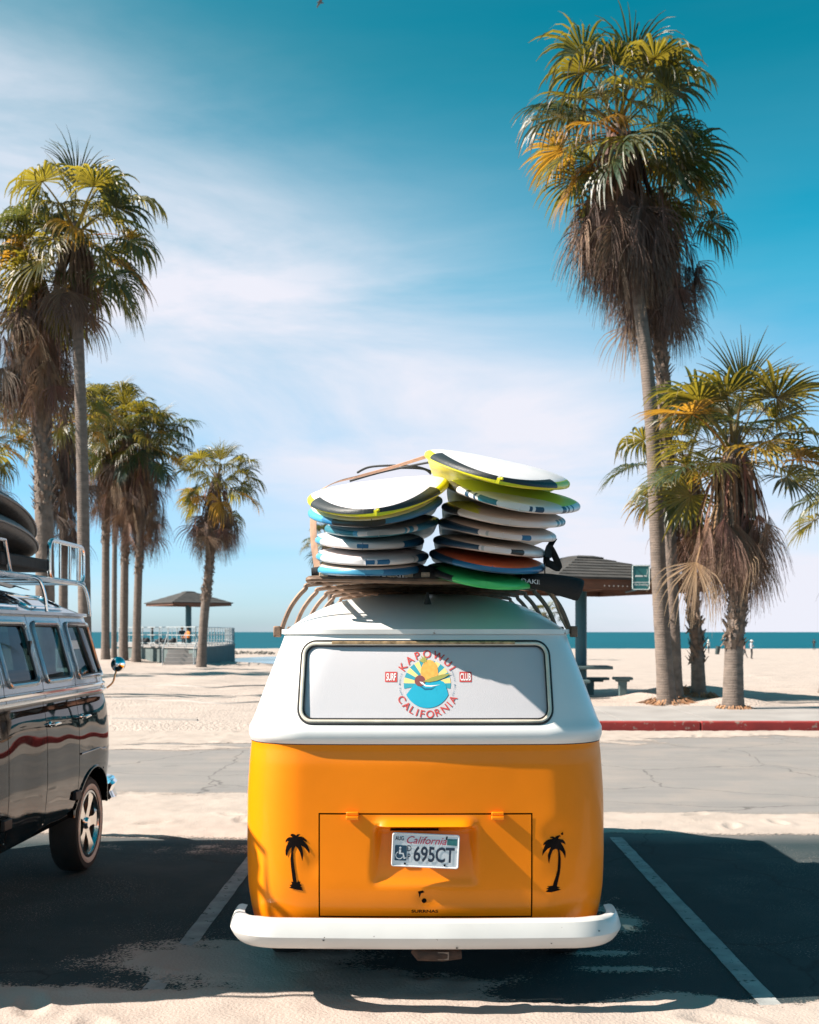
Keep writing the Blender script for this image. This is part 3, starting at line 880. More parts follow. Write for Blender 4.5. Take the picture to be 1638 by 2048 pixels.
# round emblem printed on the film
EX, EZ = .008, 1.492
onf = lambda off: (lambda x, z: rearA(-.013 + off)(x, z))
M_TEALP = mat('teal_print', (.02, .28, .36), .6, var=.06); M_SUNP = mat('sand_yellow_print', (.80, .58, .22), .6, var=.06)
M_WAVEP = mat('wave_blue_print', (.0, .33, .48), .6, var=.06); M_DWAVE = mat('dark_wave_print', (.0, .12, .22), .6)
M_PINE = mat('pineapple_print', (.78, .36, .07), .6, var=.15, vs=60); M_LEAFP = mat('olive_print', (.30, .30, .07), .6, var=.1)
M_COCO = mat('coconut_print', (.19, .05, .05), .6, var=.1); M_WHITEP = mat('white_print', (.80, .80, .80), .6)
er = .109; ez = EZ - .012
rays_t, rays_y = [], []
for k in range(15):
    a0 = R(-12) + R(204) * k / 15; a1 = R(-12) + R(204) * (k + 1) / 15
    pl = [(EX + r_ * math.cos(a), ez + r_ * math.sin(a)) for r_, a in ((.055, a0), (er, a0), (er, (a0 + a1) / 2), (er, a1), (.055, a1))]
    (rays_t if k % 2 == 0 else rays_y).append(pl)
poly_on(rays_y, onf(.0012), 'emblem_ray', M_SUNP, pane, maxlen=.06); poly_on(rays_t, onf(.0012), 'emblem_ray', M_TEALP, pane, maxlen=.06)
wave = [(EX + er * math.cos(a), ez + er * math.sin(a)) for a in np.linspace(R(207), R(333), 18)]
wave += [(EX + .07, ez - .042), (EX + .045, ez - .044), (EX + .036, ez - .03), (EX + .05, ez - .012), (EX + .085, ez - .002), (EX + .075, ez + .010), (EX + .04, ez + .022), (EX - .02, ez + .018), (EX - .055, ez + .004), (EX - .066, ez - .02)]
poly_on([wave], onf(.0018), 'emblem_wave', M_WAVEP, pane, maxlen=.06)
poly_on([[(EX - .04, ez + .004), (EX - .03, ez - .008), (EX - .01, ez - .02), (EX + .02, ez - .02), (EX + .04, ez - .012), (EX + .02, ez - .027), (EX - .012, ez - .028), (EX - .035, ez - .012)]], onf(.0024), 'emblem_wave', M_DWAVE, pane)
poly_on([[(EX - .036, ez + .010), (EX - .026, ez + .0), (EX - .008, ez - .012), (EX + .02, ez - .013), (EX + .06, ez - .004), (EX + .02, ez - .007), (EX - .006, ez - .006), (EX - .022, ez + .008)]], onf(.003), 'emblem_wave', M_WHITEP, pane)
fruit = [(EX + .010 + .040 * math.cos(a) * (1 - .08 * math.sin(a)), ez + .058 + .052 * math.sin(a)) for a in np.linspace(0, 2 * PI, 26)[:-1]]
poly_on([fruit], onf(.0024), 'emblem_pineapple', M_PINE, pane, maxlen=.06)
lf = []
for k, a in enumerate((60, 85, 110, 140, 165)):
    t = R(a); b = (EX - .010, ez + .102)
    L_ = .034 if k in (1, 2) else .026
    tip = (b[0] + L_ * math.cos(t) - .008, b[1] + L_ * math.sin(t) * .9)
    lf.append([(b[0] - .009 * math.sin(t), b[1] + .009 * math.cos(t)), (b[0] + .009 * math.sin(t), b[1] - .009 * math.cos(t)), tip])
poly_on(lf, onf(.003), 'emblem_leaf', M_LEAFP, pane)
poly_on([circle_pts(EX - .034, ez + .014, .025, 20)], onf(.003), 'emblem_coconut', M_COCO, pane)
poly_on([[(EX - .02, ez + .01), (EX + .02, ez + .03), (EX + .07, ez + .043), (EX + .112, ez + .047), (EX + .08, ez + .028), (EX + .045, ez + .014), (EX + .01, ez + .008)]], onf(.0036), 'emblem_surfboard', M_LEAFP, pane, maxlen=.05)
ADV = dict(K=.62, A=.66, P=.58, O=.78, W=.95, U=.68, I=.28, C=.70, L=.50, F=.52, R=.60, N=.70)
def arc_text(word, r_, a_mid, span, hgt, top):
    wd = [ADV[c_] + .17 for c_ in word]; tot = sum(wd); acc = 0; it = []
    for c_, w_ in zip(word, wd):
        f_ = (acc + w_ / 2) / tot - .5; acc += w_
        a = a_mid + (-1 if top else 1) * span * f_
        it.append((c_, EX + r_ * math.cos(a), ez + r_ * math.sin(a), hgt * (1.04 if c_ in 'OC' else 1), a - PI / 2 if top else a + PI / 2, 1.0, .014, 0))
    return it
text_on(arc_text('KAPOWUI', .137, R(90), R(128), .035, True), onf(.002), 'lettering', M_RED, pane)
text_on(arc_text('CALIFORNIA', .137, R(270), R(134), .033, False), onf(.002), 'lettering', M_RED, pane)
for bx, tx in ((EX - .168, 'SURF'), (EX + .178, 'CLUB')):
    poly_on([rrect(bx - .028, bx + .028, ez + .008, ez + .055, .002, 2)], onf(.0014), 'emblem_box', M_RED, pane)
    text_on([(tx, bx, ez + .0315, .034, 0, .44, .02, 0)], onf(.0024), 'lettering', M_WHITEP, pane)
sm = []
for k, ch in enumerate('SANTA MONICA'):
    if ch != ' ':
        a = R(206 - 4.2 * k); sm.append((ch, EX + .128 * math.cos(a), ez + .128 * math.sin(a), .0065, a - PI / 2, 1, .01, 0))
for k, ch in enumerate('VENICE MALIBU'):
    if ch != ' ':
        a = R(27 - 4.2 * k); sm.append((ch, EX + .128 * math.cos(a), ez + .128 * math.sin(a), .0065, a - PI / 2, 1, .01, 0))
text_on(sm, onf(.002), 'lettering', M_DWAVE, pane)

# licence plate
pl_c = Vector((-.0005, 4.975, .731))
prot = Matrix.Rotation(R(2.6), 3, 'Y') @ Matrix.Rotation(R(3), 3, 'X')
onp = lambda off: (lambda x, z: pl_c + prot @ Vector((x, -off, z)))
M_PLATE = mat('plate_white', (.62, .66, .70), .4, var=.05)
def sheet(out, fn0, fn1, name, m_, parent):
    mb = MB(); mb.rings([[fn0(*p) for p in out], [fn1(*p) for p in out]], True, caps=True)
    return mb.build(name, m_, parent, smooth=False)
plate = sheet(rrect(-.153, .153, -.078, .078, .012), onp(-.003), onp(0), 'license_plate', M_PLATE, van)
mb = MB(); mb.tube([onp(.001)(*p) for p in dens(rrect(-.149, .149, -.074, .074, .01), .04)], .003, 6, closed=True)
mb.build('raised_rim', M_WHITE, plate)
M_NAVY = mat('navy_plate_print', (.012, .03, .06), .5)
text_on([('695CT', .040, -.016, .072, 0, .70, .022, 0), ('D', -.073, .008, .027, 0, .75, .008, 0), ('P', -.073, -.030, .027, 0, .75, .008, 0), ('AUG', -.119, .052, .019, 0, .72, .02, 0)],
        onp(.0016), 'lettering', M_NAVY, plate)
text_on([('California', .004, .047, .034, 0, .98, .004, .35)], onp(.0016), 'lettering', mat('plate_script_red', (.42, .03, .08), .5), plate)
poly_on([rrect(-.138, -.084, -.05, .02, .005)], onp(.0012), 'plate_emblem', mat('plate_blue', (.01, .06, .11), .5), plate)
poly_on([circle_pts(-.114, .009, .005, 12), [(-.119, .001), (-.11, .001), (-.11, -.014), (-.098, -.014), (-.092, -.036), (-.086, -.034), (-.086, -.038), (-.096, -.042), (-.103, -.02), (-.119, -.02)],
         [(-.117 + r_ * math.cos(a), -.026 + r_ * math.sin(a)) for r_, rng_ in ((.018, np.linspace(R(110), R(340), 12)), (.014, np.linspace(R(340), R(110), 12))) for a in rng_]],
        onp(.002), 'wheelchair_symbol', M_PLATE, plate)
poly_on([[(.096, .030), (.142, .028), (.142, .058), (.098, .058)]], onp(.0014), 'registration_sticker', mat('plate_sticker_teal', (.02, .16, .17), .5, var=.3, vs=60), plate)
poly_on([[(.090, .055), (.096, .052), (.098, .07), (.091, .068)]], onp(.0018), 'plate_mark', M_DARK, plate)
for sx, sz in ((-.09, -.063), (.09, -.063)):
    mb = MB(); mb.lathe([(0, .003), (.004, .003), (.005, 0)], onp(0)(sx, sz), (0, -1, 0), 10); mb.build('bolt', M_DARK, plate)

# palm shaped openings
palmL = [(405,650),(375,685),(340,750),(318,825),(295,790),(293,720),(310,640),(360,550),(330,545),(298,580),(295,540),(320,500),(360,475),(425,470),(388,445),(385,430),(410,410),(440,412),(470,425),(492,442),(510,420),(540,415),(570,425),(545,440),(530,460),(580,460),(630,475),(670,510),(695,555),(660,545),(610,520),(660,570),(710,640),(738,720),(730,765),(700,720),(650,660),(580,615),(610,700),(620,800),(603,905),(585,830),(560,740),(520,670),(480,630),(455,680),(437,740),(440,850),(455,1000),(480,1150),(497,1285),(515,1290),(532,1250),(545,1275),(570,1275),(560,1310),(590,1345),(565,1360),(605,1390),(590,1400),(618,1440),(500,1425),(355,1395),(400,1370),(370,1350),(415,1325),(398,1275),(432,1285),(415,1170),(395,1000),(385,870),(400,740)]
palmR = [(500,740),(480,690),(440,685),(400,710),(365,790),(345,880),(333,955),(318,890),(310,800),(335,720),(365,655),(310,680),(250,740),(208,805),(215,730),(240,660),(265,600),(222,620),(240,570),(290,530),(345,512),(390,510),(400,495),(350,485),(370,468),(410,465),(440,485),(480,455),(530,447),(553,462),(520,475),(500,505),(540,515),(590,525),(625,565),(635,615),(605,590),(550,575),(595,650),(635,740),(638,800),(628,865),(610,800),(575,740),(525,700),(535,770),(547,870),(545,1000),(530,1130),(500,1260),(485,1325),(475,1365),(540,1390),(480,1395),(552,1425),(480,1445),(370,1468),(268,1460),(320,1415),(280,1405),(330,1380),(300,1360),(400,1350),(415,1300),(460,1180),(490,1060),(500,900)]
def unz(pts, ox): return [((ox + p[0] / 9.1 - CX) / 436, H - (1620 + p[1] / 9.1 - CY) / 436) for p in pts]
for pts, ox in ((palmL, 540), (palmR, 1060)):
    poly_on([unz(pts, ox)], lambda x, z: Vector((x, lid_disp('lower_body', rearA(0)(x, z)).y - .0025, z)), 'palm_cutout', M_DARK, van, maxlen=.03)
poly_on([[(.617, .80), (.627, .808), (.629, .796), (.622, .792)]], rearA(.001), 'rust_spot', M_DARK, van)

# rear bumper
def bump_path():
    half = [(x, 4.895 + .015 * (x / .62) ** 2) for x in fl(0, .62, .031)]
    half += [(.62 + .258 * math.sin(R(t)) ** .833, 4.91 + .27 * (1 - math.cos(R(t)) ** .833)) for t in fl(6, 90, 6)]
    half += [(.879, 5.20), (.879, 5.235)]
    return [(-x, y) for x, y in half[:0:-1]] + half
prof = [(.045, .434), (.010, .440), (-.008, .437), (-.019, .429), (-.032, .402), (-.041, .374), (-.043, .367), (-.039, .356), (-.022, .330), (-.006, .313), (.006, .306), (.03, .302), (.05, .306), (.04, .33), (.01, .37), (.03, .42)]
bp_ = bump_path(); rings = []
for i, (x, y) in enumerate(bp_):
    a = Vector(bp_[max(i - 1, 0)]); b = Vector(bp_[min(i + 1, len(bp_) - 1)]); t = (b - a).normalized(); nrm = Vector((-t.y, t.x))   # inward
    e = min(1, max(0, abs(x) - .78) / .10) 
    rings.append([Vector((x + nrm.x * u * (1 - .25 * e), y + nrm.y * u * (1 - .25 * e), .385 + (z - .385) * (1 - .12 * e) - .006 * e)) for u, z in prof])
mb = MB(); mb.rings(rings, True, caps=True)
mb.build('rear_bumper', M_BUMPER, van, angle=28)
for (px_, py_, s_) in ((497, 1871, 1.3), (501, 1878, .6), (650, 1872, .8), (652, 1866, .5), (913, 1889, 1.0), (1213, 1868, 1.0), (1196, 1858, .7), (1100, 1880, .6)):
    cx_, cz_ = (px_ - CX) / 446, H - (py_ - CY) / 446
    by_ = float(np.interp(cx_, [q[0] for q in bp_], [q[1] for q in bp_]))
    poly_on([[(cx_ + s_ * .006 * math.cos(a) * (1 + .4 * math.sin(3 * a + px_)), cz_ + s_ * .0035 * math.sin(a)) for a in np.linspace(0, 2 * PI, 9)[:-1]]],
            lambda x, z: Vector((x, by_ - (.0445 if z > .36 else .0445 - (.36 - z) * .62), z)), 'paint_chip', M_DARK, van)
# tailpipe, tow bracket
mb = MB(); mb.tube([(-.05, 4.97, .285), (-.03, 4.955, .268), (.08, 4.955, .266), (.16, 4.965, .268)], [.022, .030, .03, .024], 10)
mb.build('tow_bracket', mat('rusty_steel', (.05, .028, .02), .8, .3, var=.5, vs=30, bump=.003, bs=60), van)
mb = MB(); mb.box((.08, 4.95, .267), (.05, .04, .034)); mb.build('tow_plate', mat('pale_steel', (.2, .15, .12), .7, .2, var=.2), van)

# gutter and roof
def outline_at(z, off=0):
    pts = [LA.P(s_, z) for s_ in st]
    c = Vector((0, 7.1, z)); out = []
    for i, p in enumerate(pts):
        t = pts[(i + 1) % len(pts)] - pts[i - 1]; n_ = Vector((t.y, -t.x, 0)).normalized() if t.length > 1e-6 else Vector((0, 0, 0))
        out.append(p + n_ * off)
    return out
g0, g1 = outline_at(1.715, -.002), outline_at(1.715, .018)
mb = MB()
mb.rings([[p + Vector((0, 0, -.010)) for p in g0], [p + Vector((0, 0, -.004)) for p in g1], [p + Vector((0, 0, .018)) for p in g1],
          [p + Vector((0, 0, .010)) for p in outline_at(1.715, .010)], [p + Vector((0, 0, .010)) for p in g0]], True)
mb.build('rain_gutter', mat('gutter_white', (.72, .71, .69), .45, var=.06, vs=6, spots=((.22, .08, .03), 16, .64)), van)
base = outline_at(1.715, .004); cR = Vector((0, 7.05, 0)); rings = []
for k in range(26):
    q = 1 - (k / 25) ** 1.0 if k else 1.0
    rho = 1 - k / 25 * .985
    z = 1.722 + .225 * (1 - rho ** 3.1)
    rings.append([Vector((p.x * rho, cR.y + (p.y - cR.y) * rho, z)) for p in base])
mb = MB(); mb.rings(rings, True, caps=True)
def roofA_z(x, y):
    """height of the orange van's roof"""
    lo, hi = 0.0, 1.0
    best = 0
    r_ = max(abs(x) / .70, abs(y - cR.y) / (1.85 if y < cR.y else 1.9)); r_ = min(r_, 1)
    return 1.722 + .225 * (1 - r_ ** 3.1)
mb.build('roof', M_WHITE, van, angle=60)
mb = MB(); mb.lathe([(.0, .062), (.006, .06), (.010, .035), (.018, .012), (.021, 0)], (.01, 5.50, 1.858), (0, 0, 1), 14)
mb.build('aerial_foot', M_BLACK, van)
# side and front glass
for sg in (-1, 1):
    for q0, q1 in SIDEW:
        mb = MB(); mb.grid(lambda y, z: LA.side(sg, y, z, -.012), fl(q0 - .01, q1 + .01, .1), fl(1.325, 1.655, .04))
        g = mb.build('side_window', M_GLASSD, van)
        mb = MB(); mb.tube([LA.side(sg, y, z, .002) for y, z in dens(rrect(q0 - .004, q1 + .004, 1.331, 1.649, .05), .06)], .014, 8, closed=True)
        mb.build('window_frame', M_BLACK, g)
    mb = MB(); mb.tube([LA.side(sg, y, 1.02, .02) for y in (7.1, 7.06, 6.96, 6.93)], .012, 8); mb.build('door_handle', M_CHROME, van)
mb = MB(); mb.grid(lambda x, z: Vector((x, LA.front_y(x, z) - .012, z)), fl(-.68, .68, .08), fl(1.30, 1.67, .05)); mb.build('windscreen', M_GLASS, van)
mb = MB(); mb.box((0, 9.48, .42), (1.62, .07, .15)); bevel(mb.build('front_bumper', M_BUMPER, van), .03)

def wheel(parent, x, y, z, r, wd, sgn, spokes=0, whitewall=False, rimr=.6):
    """sgn: side the outer face looks to"""
    ax = (sgn, 0, 0); o = (x, y, z)
    mb = MB(); h = wd / 2; rr_ = r * rimr
    mb.lathe([(rr_, -h * .9), (r * .93, -h), (r * .99, -h * .75), (r, 0), (r * .99, h * .75), (r * .93, h), (r * .80, h * 1.05), (rr_ * 1.02, h * .9), (rr_, h * .7)], o, ax, 40)
    w = thing_part('wheel', parent); 
    t = mb.build('tyre', M_TYRE, w)
    if whitewall:
        mb = MB(); mb.lathe([(r * .72, h * 1.0), (r * .76, h * 1.075), (r * .80, h * 1.085), (r * .835, h * 1.03)], o, ax, 40)
        mb.build('whitewall', mat('whitewall_band', (.55, .52, .48), .7, var=.1), w)
    mb = MB(); mb.lathe([(rr_ * 1.03, h * .92), (rr_ * .96, h * .95), (rr_ * .90, h * .55), (rr_ * .55, h * .35), (.001, h * .35)], o, ax, 40)
    if spokes:
        mb.build('rim', mat('dark_rim', (.03, .03, .03), .4, .4), w)
        mb = MB(); u = Vector((0, 0, 1)); v = Vector((0, 1, 0))
        for k in range(spokes):
            a = 2 * PI * k / spokes + .3; d = u * math.cos(a) + v * math.sin(a); e = -u * math.sin(a) + v * math.cos(a)
            c = Vector(o); f_ = Vector(ax)
            q = [c + d * rr_ * .12 + e * rr_ * .16 + f_ * h * .72, c + d * rr_ * .12 - e * rr_ * .16 + f_ * h * .72, c + d * rr_ * .93 - e * rr_ * .27 + f_ * h * .9, c + d * rr_ * .93 + e * rr_ * .27 + f_ * h * .9,
                 c + d * rr_ * .55 + e * rr_ * .14 + f_ * h * .84, c + d * rr_ * .55 - e * rr_ * .14 + f_ * h * .84]
            q2 = [p - f_ * h * .35 for p in q]
            i0 = len(mb.v); mb.v += [tuple(p) for p in q] + [tuple(p) for p in q2]
            for fa in ((0, 1, 5, 4), (4, 5, 2, 3), (6, 10, 11, 7), (10, 9, 8, 11), (1, 7, 11, 5), (5, 11, 8, 2), (2, 8, 9, 3), (3, 9, 10, 4), (4, 10, 6, 0), (0, 6, 7, 1)):
                mb.face([i0 + t_ for t_ in fa])
        mb.lathe([(rr_ * 1.0, h * .7), (rr_ * 1.02, h * .97), (rr_ * .95, h * .99), (rr_ * .9, h * .7)], o, ax, 40)
        mb.build('spoke_disc', mat('polished_rim', (.7, .68, .64), .18, 1.0, var=.1), w)
        mb = MB(); mb.lathe([(.001, h * .95), (rr_ * .15, h * .93), (rr_ * .2, h * .7)], o, ax, 20); mb.build('hub_cap', M_CHROME, w)
    else:
        mb.build('rim', M_STEEL, w)
        mb = MB(); mb.lathe([(.001, h * .62), (rr_ * .4, h * .58), (rr_ * .55, h * .36)], o, ax, 24); mb.build('hub_cap', M_CHROME, w)
    return w
def thing_part(name, parent):
    o = bpy.data.objects.new(name, None); col.objects.link(o); o.empty_display_size = .1
    return adopt(o, parent)
for y in AX:
    for sg in (-1, 1): wheel(van, sg * .735, y, .318, .318, .17, sg)

# ------------------------------------------------------------------ the black and silver van on the left
M_BGLOSS = mat('black_gloss_paint', (.004, .005, .006), .03, var=.1, coat=.0, bump=.016, bs=2.4, spec=.42, rvar=0, bd=0)
M_SILVER = mat('silver_blue_paint', (.19, .26, .31), .16, .4, var=.04, coat=.8, bump=.002, bs=2)
XB = -3.255
wB = sinterp([(.44, .80), (.5, .835), (.62, .856), (.80, .868), (.95, .868), (1.1, .863), (1.2, .853), (1.275, .838), (1.29, .852), (1.33, .852), (1.345, .842), (1.40, .836), (1.6, .785), (1.78, .735), (1.84, .715)])
yB = sinterp([(.44, 4.94), (.6, 4.86), (1.2, 4.86), (1.35, 4.90), (1.84, 5.02)])
fB = sinterp([(.44, 8.80), (.6, 8.90), (.9, 8.93), (1.15, 8.90), (1.3, 8.87), (1.36, 8.85), (1.84, 8.66)])
vb = thing('split_window_van', 'gloss black and silver vintage van with chrome rack and skylights, parked on the left', 'van', (XB, 6.8, 0))
LB = Loft(XB, wB, yB, fB, .32, lambda z: min(.62, fB(z) - .12 - 8.06), 2.3, 2.1, bow=.03, bowf=.12, xfix=.6)
WA = Vector((XB, 7.95, .34))
doors = [6.305, 6.95, 7.59]
sgap = .008
ex = [v for d in doors for v in (d - sgap / 2, d + sgap / 2)]
syb = merge_vals(fl(5.38, 8.05, .03), ex, .006)
stB = [('R', x, 0) for x in fl(-.6, .6, .1)] + [('C', v, 1) for v in fl(0, 1, .12)[1:]] + [('S', y, 1) for y in syb] + [('D', v, 1) for v in fl(1, 0, .04)]
stB += [('F', x, 0) for x in fl(.05, -.05, .1)] + [('D', v, -1) for v in fl(0, 1, .08)] + [('S', y, -1) for y in syb[::-1]] + [('C', v, -1) for v in fl(1, 0, .12)[:-1]]
lvB = merge_vals(fl(.44, 1.84, .02), [.535, .541, 1.275, 1.345], .004)
WINB = [(7.66, 8.36), (7.02, 7.52), (6.38, 6.88), (5.75, 6.24), (5.42, 5.66)]
WZB = (1.405, 1.775)
ARCHB = (7.95, .345, .405)
def archcut(c):
    for yw in (7.95, 5.55):
        dy = (c.y - yw); r_ = ARCHB[2]
        if c.z < ARCHB[1]:
            if abs(dy) < r_: return True
        elif dy * dy + (c.z - ARCHB[1]) ** 2 < r_ * r_: return True
    return False
def grpB(a, b, c):
    right = c.x > XB
    if 5.0 < c.y < 8.62 and abs(c.x - XB) > .35:
        if archcut(c): return None
        for k, (q0, q1) in enumerate(WINB):
            sl = (c.z - 1.4) * (.42 if k == 0 else 0)        # raked front edge of the cab window
            if in_rr(c.y, c.z, q0, q1 - sl, WZB[0], WZB[1], .05): return None
    if a[0] in 'DF' and b[0] in 'DF' and abs(c.x - XB) < .62 and 1.40 < c.z < 1.77 and abs(c.x - XB) > .03: return None
    up = c.z > 1.31
    if a[0] == 'S' and b[0] == 'S':
        for d in doors:
            if abs(c.y - d) < sgap / 2 and c.z > .50: return None
        if right:
            if c.y > 7.59: return 'cab_door_top' if up else 'cab_door'
            if 6.95 < c.y < 7.59: return 'cargo_door_top' if up else 'cargo_door'
            if 6.305 < c.y < 6.95: return 'cargo_door_top.001' if up else 'cargo_door.001'
    return 'upper_body' if up else 'lower_body'
partsB = LB.build(stB, lvB, grpB)
for k, m_ in partsB.items():
    m_.build(k.split('.')[0].replace('_top', '_frame'), M_SILVER if ('top' in k or k == 'upper_body') else M_BGLOSS, vb, angle=60)
mb = MB(); mb.box((XB, 6.9, .50), (1.52, 3.5, .06)); mb.build('floor_pan', M_DARK, vb, smooth=False)
for yw in (7.95, 5.55):
    for sg in (-1, 1):
        mb = MB(); n = 24; a0 = R(14)
        ring0 = [Vector((XB + sg * (wB(max(.5, .345 + .405 * math.sin(a))) - .004), yw + .405 * math.cos(a), .345 + .405 * math.sin(a))) for a in np.linspace(a0, PI - a0, n)]
        ring1 = [Vector((XB + sg * .52, p.y, p.z)) for p in ring0]
        mb.rings([ring0, ring1], False); mb.build('wheel_arch', M_DARK, vb)
        mb = MB(); mb.tube([p + Vector((sg * .006, 0, 0)) for p in ring0], .010, 6); mb.build('arch_lip', M_BGLOSS, vb)
        wheel(vb, XB + sg * .735, yw, .34, .34, .19, sg, spokes=5, whitewall=True, rimr=.68)
mb = MB()
cr = [LB.side(1, y, .86 + (0.015 if y < 8.1 else 0), .004) for y in fl(7.62, 8.2, .05)]
mb.tube(cr, .006, 6); mb.build('arch_crease', M_BGLOSS, vb)
# belt trim: two bright strips round the body
for z, rad in ((1.292, .011), (1.335, .013)):
    ring = []
    for s_ in stB:
        ring.append(LB.P(s_, z))
    mb = MB(); rr2 = []
    for i, p in enumerate(ring):
        t = ring[(i + 1) % len(ring)] - ring[i - 1]; n_ = Vector((t.y, -t.x, 0)).normalized()
        rr2.append([p + n_ * .001 + Vector((0, 0, -rad)), p + n_ * .009 + Vector((0, 0, -rad * .5)), p + n_ * .010 + Vector((0, 0, rad * .5)), p + n_ * .001 + Vector((0, 0, rad))])
    mb.rings(rr2, False, loop=True); mb.build('belt_trim', M_CHROME, vb)
M_WINFR = mat('window_frame_rubber', (.02, .022, .024), .5)
for sg in (1, -1):
    for k, (q0, q1) in enumerate(WINB):
        def edge(y, z): return y - ((z - 1.4) * .42 * (y - q0) / (q1 - q0) if k == 0 else 0)
        mb = MB(); mb.grid(lambda y, z: LB.side(sg, edge(y, z), z, -.014), fl(q0 - .012, q1 + .012, .08), fl(WZB[0] - .01, WZB[1] + .01, .05))
        g = mb.build('side_window', M_GLASS if k == 1 else M_GLASSD, vb)
        mb = MB()
        def on(y, z, o_):
            return LB.side(sg, edge(y, z), z, o_)
        mb.tube([on(y, z, .003) for y, z in dens(rrect(q0 - .004, q1 + .004, WZB[0] - .004, WZB[1] + .004, .05), .05)], .015, 8, closed=True)
        mb.build('window_frame', M_SILVER, g)
        mb = MB(); mb.tube([on(y, z, -.004) for y, z in dens(rrect(q0 + .012, q1 - .012, WZB[0] + .012, WZB[1] - .012, .045), .05)], .008, 6, closed=True)
        mb.build('window_seal', M_WINFR, g)
        if k == 0:
            mb = MB(); mb.tube([on(8.02, z, -.002) for z in fl(WZB[0], WZB[1], .06)], .011, 6); mb.build('vent_pillar', M_WINFR, g)
            if sg == 1:
                poly_on([[(7.72, 1.60), (7.92, 1.60), (7.92, 1.66), (7.72, 1.66)]], lambda y, z: on(y, z, -.010), 'window_sticker', mat('pale_sticker', (.5, .52, .52), .6), g)
        if k == 2 and sg == 1:
            mb = MB(); mb.box(LB.side(1, q1 + .0, 1.62, .0), (.02, .03, .09)); mb.build('window_catch', M_WINFR, g)
mb = MB(); mb.grid(lambda x, z: Vector((XB + x, LB.front_y(x, z) - .014, z)), fl(-.63, .63, .07), fl(1.39, 1.78, .05)); mb.build('windscreen', M_GLASS, vb)
# dashboard and seats seen through the glass
mb = MB(); mb.box((XB, 8.35, 1.2), (1.4, .25, .25)); bevel(mb.build('dashboard', M_DARK, vb), .04)
mb = MB()
for y in (7.45, 6.55, 5.8): mb.box((XB, y, 1.15), (1.3, .14, .62)); mb.box((XB, y + .22, .88), (1.3, .5, .16))
bevel(mb.build('seat', mat('seat_vinyl', (.05, .04, .035), .6), vb), .04)
# handles, hinges
for (y, z) in ((7.66, 1.13), (7.02, 1.13)):
    mb = MB(); mb.tube([LB.side(1, y, z, .0), LB.side(1, y, z, .028), LB.side(1, y + .05, z + .004, .034), LB.side(1, y + .11, z, .03)], [.012, .012, .010, .007], 8)
    mb.lathe([(.022, 0), (.018, .008), (.001, .01)], LB.side(1, y, z, .0), (1, 0, 0), 12)
    mb.build('door_handle', M_CHROME, vb)
for (y, z) in ((7.55, .60), (6.27, .62)):
    mb = MB(); mb.box(LB.side(1, y, z, .008), (.03, .12, .06)); bevel(mb.build('door_hinge', M_BLACK, vb), .006)
# bumper end
mb = MB()
pth = [(XB + .42, 9.15), (XB + .56, 9.10), (XB + .68, 9.0), (XB + .745, 8.88), (XB + .775, 8.74), (XB + .775, 8.62)]
P_ = smooth_path([(x, y, .47) for x, y in pth], 6); rings = []
P_ = [Vector((XB, 9.2, .47))] + P_
for i, p in enumerate(P_):
    t = (P_[min(i + 1, len(P_) - 1)] - P_[max(i - 1, 0)]).normalized(); n_ = Vector((t.y, -t.x, 0)) * -1
    s_ = 1 - .3 * (i / len(P_)) ** 6
    rings.append([p + n_ * u + Vector((0, 0, z * s_)) for u, z in ((0, .085), (-.03, .06), (-.045, .0), (-.03, -.06), (0, -.085), (.02, -.06), (.0, 0), (.02, .06))])
mb.rings(rings, True, caps=True); mb.build('front_bumper', M_CHROME, vb)
# door mirror
mb = MB(); mb.tube(smooth_path([(-2.40, 8.28, 1.30), (-2.36, 8.30, 1.34), (-2.345, 8.31, 1.40), (-2.335, 8.33, 1.44)], 5), .007, 8)
arm = mb.build('mirror_arm', mat('brass_arm', (.5, .33, .18), .3, .9), vb)
mb = MB(); mb.lathe([(.001, .038), (.028, .034), (.05, .018), (.058, -.004), (.052, -.008), (.001, -.008)], (-2.325, 8.33, 1.475), (.18, -.25, .0), 24)
mb.build('door_mirror', M_CHROME, vb)
# gutter, roof with skylights
gB = [LB.P(s_, 1.84) for s_ in stB]
def offs(pts, o_):
    out = []
    for i, p in enumerate(pts):
        t = pts[(i + 1) % len(pts)] - pts[i - 1]; out.append(p + Vector((t.y, -t.x, 0)).normalized() * o_)
    return out
mb = MB(); gb1 = offs(gB, .03)
mb.rings([[p + Vector((0, 0, -.012)) for p in gB], [p + Vector((0, 0, -.006)) for p in gb1], [p + Vector((0, 0, .014)) for p in gb1], [p + Vector((0, 0, .006)) for p in gB]], True)
mb.build('rain_gutter', M_SILVER, vb)
rings = []
for k in range(20):
    rho = 1 - k / 19 * .98
    rings.append([Vector((XB + (p.x - XB) * rho, 6.8 + (p.y - 6.8) * (1 - (1 - rho) * .9), 1.846 + .20 * (1 - rho ** 2.3))) for p in gB])
mb = MB(); mb.rings(rings, True, caps=True); mb.build('roof', M_SILVER, vb, angle=60)
def roofB(x, y, off=0):
    q = min(1, abs(x - XB) / .715)
    return Vector((x, y, 1.846 + .20 * (1 - q ** 2.3) + off))
for q0, q1 in ((7.15, 7.85), (6.3, 7.0), (5.45, 6.15)):
    def sk(y, u): return roofB(XB + .715 * u, y, .006)
    mb = MB(); mb.grid(lambda y, u: sk(y, u), fl(q0, q1, .1), fl(.70, .93, .03)); g = mb.build('skylight', mat('skylight_glass', (.02, .04, .045), .05, coat=1), vb)
    mb = MB(); mb.tube([sk(y, u) for y, u in dens(rrect(q0, q1, .70, .93, .05), .05)], .013, 8, closed=True); mb.build('skylight_frame', M_CHROME, g)
